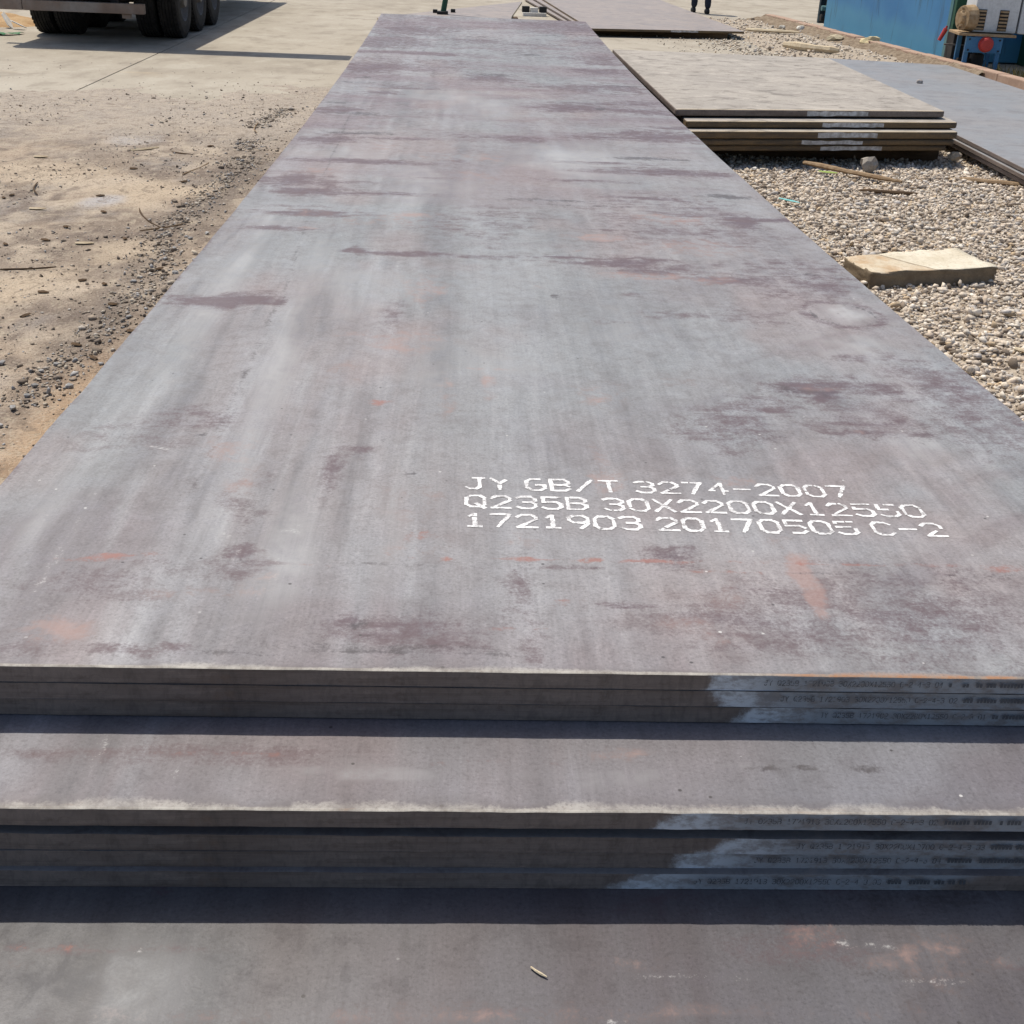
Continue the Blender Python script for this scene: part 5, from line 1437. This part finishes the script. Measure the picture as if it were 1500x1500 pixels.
# ================================================================ LOOSE THINGS ON THE DIRT
def gz(x, y):
    X = np.array([x]); Y = np.array([y])
    return float(max(dirt_h(X, Y)[0], 0.0))
tan_chips = [(-3.0, 6.84), (-2.56, 5.35), (-2.12, 4.67)]
dark_chips = [(-2.02, 7.54), (-2.19, 5.31), (-2.32, 4.7), (-1.94, 4.76), (-1.94, 3.99), (-1.82, 3.91), (-1.69, 3.55), (-2.01, 3.41), (-2.82, 5.71), (-2.84, 5.63),
              (-2.32, 6.53), (-2.29, 4.96), (-2.04, 3.75), (-2.32, 5.73), (-1.64, 4.19), (-1.59, 2.88), (-1.7, 3.05), (-1.52, 3.19), (-2.49, 4.61), (-3.86, 9.09), (-1.94, 6.23)]
for i, (x, y) in enumerate(tan_chips):
    a = rnd.uniform(-0.3, 0.3); L = 0.045
    stick('wood_chip', (x - L * math.cos(a), y - L * math.sin(a)), (x + L * math.cos(a), y + L * math.sin(a)), 0.016, M['wood_pale'],
          'small tan wood chip on the sandy ground left of the main stack', 'wood chip', 'tan wood chips on the sandy ground', z=gz(x, y) + 0.008, flat=0.6, seed=100 + i, rings=3, seg=4)
stick('wood_chip', (-2.52, 7.26), (-2.36, 7.42), 0.025, M['wood_pale'], 'largest orange-tan wood chip beside a grey patch on the sandy ground', 'wood chip', z=gz(-2.45, 7.33) + 0.008, flat=0.6, seed=140, rings=4, seg=5)
for i, (x, y) in enumerate(dark_chips):
    a = rnd.uniform(-1.2, 1.2); L = rnd.uniform(0.015, 0.028)
    stick('wood_chip', (x - L * math.cos(a), y - L * math.sin(a)), (x + L * math.cos(a), y + L * math.sin(a)), 0.014, M['wood_dark'],
          'small dark wood chip on the sandy ground left of the main stack', 'wood chip', 'dark wood chips on the sandy ground', z=gz(x, y) + 0.007, flat=0.6, seed=200 + i, rings=3, seg=4)
for i, (a, b, lab) in enumerate([((-2.03, 5.47), (-1.78, 4.97), 'forked brown twig lying towards the main stack on the sandy ground'),
                                 ((-1.9, 4.92), (-1.71, 5.12), 'short brown twig touching the end of the forked one'),
                                 ((-2.23, 7.27), (-1.98, 7.13), 'thin dark twig next to the largest wood chip'),
                                 ((-1.97, 6.42), (-1.93, 6.86), 'thin brown twig beside the stack, above the pale patch'),
                                 ((-2.35, 4.11), (-2.12, 4.2), 'thin dry twig at the left edge of the sandy ground'),
                                 ((-1.86, 8.59), (-1.76, 8.12), 'bent dry twig by the plates, furthest of the twigs'),
                                 ((-2.78, 6.05), (-2.67, 5.71), 'short orange-brown twig at the left of the sandy ground')]):
    stick('twig', a, b, 0.0055, M['wood'] if i % 2 else M['wood_dark'], lab, 'twig', z=gz(*a) + 0.008, bend=0.06, seed=300 + i, rings=7, seg=5)
for i, (x, y, s, t) in enumerate([(-1.61, 4.77, .05, .40), (-1.65, 4.56, .06, .44), (-1.65, 4.37, .05, .5), (-1.55, 4.11, .055, .45), (-1.70, 3.23, .04, .3), (-1.71, 2.82, .05, .36), (-1.74, 2.74, .04, .4),
                                  (-1.71, 2.58, .05, .30), (-1.71, 2.49, .045, .34), (-1.72, 2.37, .055, .42), (-1.71, 2.21, .05, .6), (-1.59, 2.57, .05, .5), (-1.91, 2.83, .06, .34), (-1.54, 4.86, .05, .55)]):
    ob = rock(x, y, s * 0.6, (t * .85, t * .85, t * 0.84), 'broken grey stone in the line of rubble left of the main stack', 400 + i, z=gz(x, y) + s * 0.15)
    ob['group'] = 'grey stones in the rubble line'
stick('straw', (-0.128, -0.331, 0.3625), (-0.108, -0.348, 0.3625), 0.0022, M['wood_pale'], 'tiny yellow straw lying on the lower step plate', 'straw', seed=9, rings=4, seg=6)

# ================================================================ FAR END
post = tag(empty('upright_post', (-0.49, 16.4, 0.3502)), 'thin dark green upright post with dark foot blocks beyond the end of the main stack', 'post')
bm = bmesh.new(); add_cyl(bm, (0, 0, 0.03), (0.16, 0.06, 0.95), 0.038, 0.036, seg=12); obj_bm('shaft', bm, M['green'], post)
bm = bmesh.new(); add_box(bm, -0.01, -0.01, 0.02, 0.15, 0.13, 0.04, 0.008); obj_bm('foot', bm, M['black'], post)
for (x, y) in ((-0.115, 0.2), (0.13, 0.42)):
    bm = bmesh.new(); add_box(bm, x, y, 0.022, 0.065, 0.08, 0.044, 0.008); obj_bm('foot_block', bm, M['black'], post)
pal = tag(empty('timber_pallet', (1.06, 21.8, 0), 0.08), 'pale timber support with two dark blocks at the left of the far stack', 'timber')
bm = bmesh.new(); add_box(bm, 0, 0, 0.03, 0.42, 0.12, 0.06, 0.006); obj_bm('board', bm, M['white_board'], pal)
bm = bmesh.new(); add_box(bm, 0, 0.08, 0.10, 0.14, 0.10, 0.08, 0.006); obj_bm('board', bm, M['white_board'], pal)
for x in (-0.15, 0.16):
    bm = bmesh.new(); add_box(bm, x, 0.08, 0.11, 0.13, 0.10, 0.10, 0.008); obj_bm('block', bm, M['black'], pal)

# ================================================================ PERSON
def mat_person():
    N = NT('clothed_figure')
    X, Y, Z = N.xyz()
    a = N.noise(12, 4, 0.6)
    tr = N.mix(a, (0.018, 0.022, 0.038), (0.035, 0.04, 0.06))
    sh = N.mix(a, (0.16, 0.18, 0.22), (0.22, 0.24, 0.28))
    sk = (0.42, 0.26, 0.18)
    col = N.mix(N.step(Z, 0.93, 0.95), tr, sh)
    col = N.mix(N.step(Z, 1.42, 1.44), col, sk)
    xa = N.math('ABSOLUTE', X)
    col = N.mix(N.math('MULTIPLY', N.step(xa, 0.24, 0.25), N.step(Z, 1.12, 1.10)), col, sk)
    N.bump(a, 0.3, 0.01)
    return N.done(col, 0.85, 0.2)
def person(loc, rz):
    P = []; E_ = []; Rr = []
    def add(p, r, par=None):
        P.append(p); Rr.append(r)
        if par is not None: E_.append((par, len(P) - 1))
        return len(P) - 1
    pel = add((0, 0, 0.95), 0.15)
    wa = add((0, 0.0, 1.10), 0.135, pel); ch_ = add((0, 0.0, 1.30), 0.15, wa); nk = add((0, 0.0, 1.45), 0.06, ch_)
    jw = add((0, 0.02, 1.53), 0.075, nk); hd = add((0, 0.01, 1.62), 0.095, jw); add((0, 0.0, 1.70), 0.07, hd)
    for s, fy in ((-1, 0.16), (1, -0.16)):
        hp = add((s * 0.10, 0, 0.88), 0.105, pel); kn = add((s * 0.11, fy * 0.55 + 0.03, 0.49), 0.078, hp)
        an = add((s * 0.11, fy, 0.075), 0.066, kn)
        sh = add((s * 0.19, 0, 1.38), 0.065, ch_); el = add((s * 0.27, -0.02, 1.12), 0.045, sh); wr = add((s * 0.28, 0.06, 0.88), 0.032, el)
        pm_ = add((s * 0.28, 0.08, 0.81), 0.030, wr)
        for k in range(4):
            f1 = add((s * 0.28, 0.05 + k * 0.021, 0.755), 0.010, pm_); add((s * 0.272, 0.05 + k * 0.021, 0.715 - 0.006 * (k in (1, 2))), 0.008, f1)
        t1 = add((s * 0.265, 0.125, 0.80), 0.011, pm_); add((s * 0.26, 0.14, 0.765), 0.009, t1)
    me = bpy.data.meshes.new('body'); me.from_pydata(P, E_, [])
    root = tag(empty('person', loc, rz), 'person in dark trousers walking on the concrete beyond the far stack, only shins in view', 'person')
    ob = link_mesh('body', me, mat_person(), root)
    ob.modifiers.new('Skin', 'SKIN').use_smooth_shade = True
    for v, r in zip(me.skin_vertices[0].data, Rr): v.radius = (r, r)
    me.skin_vertices[0].data[0].use_root = True
    sb = ob.modifiers.new('Subdivision', 'SUBSURF'); sb.levels = 1; sb.render_levels = 1
    for s, fy in ((-1, 0.16), (1, -0.16)):
        bm = bmesh.new()
        bmesh.ops.create_uvsphere(bm, u_segments=14, v_segments=8, radius=1.0)
        for v in bm.verts:
            v.co = Vector((v.co.x * 0.052, v.co.y * 0.14, max(v.co.z, -0.55) * (0.06 if v.co.y > 0 else 0.075)))
            v.co += Vector((s * 0.11, fy + 0.05, 0.042))
        obj_bm('shoe', bm, M['black'], root, smooth=True)
    bm = bmesh.new(); bmesh.ops.create_uvsphere(bm, u_segments=16, v_segments=10, radius=0.107)
    bmesh.ops.delete(bm, geom=[v for v in bm.verts if v.co.z < -0.02 and v.co.y > -0.02 or v.co.z < -0.07], context='VERTS')
    for v in bm.verts: v.co += Vector((0, 0.0, 1.655))
    obj_bm('hair', bm, M['black'], root, smooth=True)
    return root
person((4.52, 24.45, 0.0), 0.0)
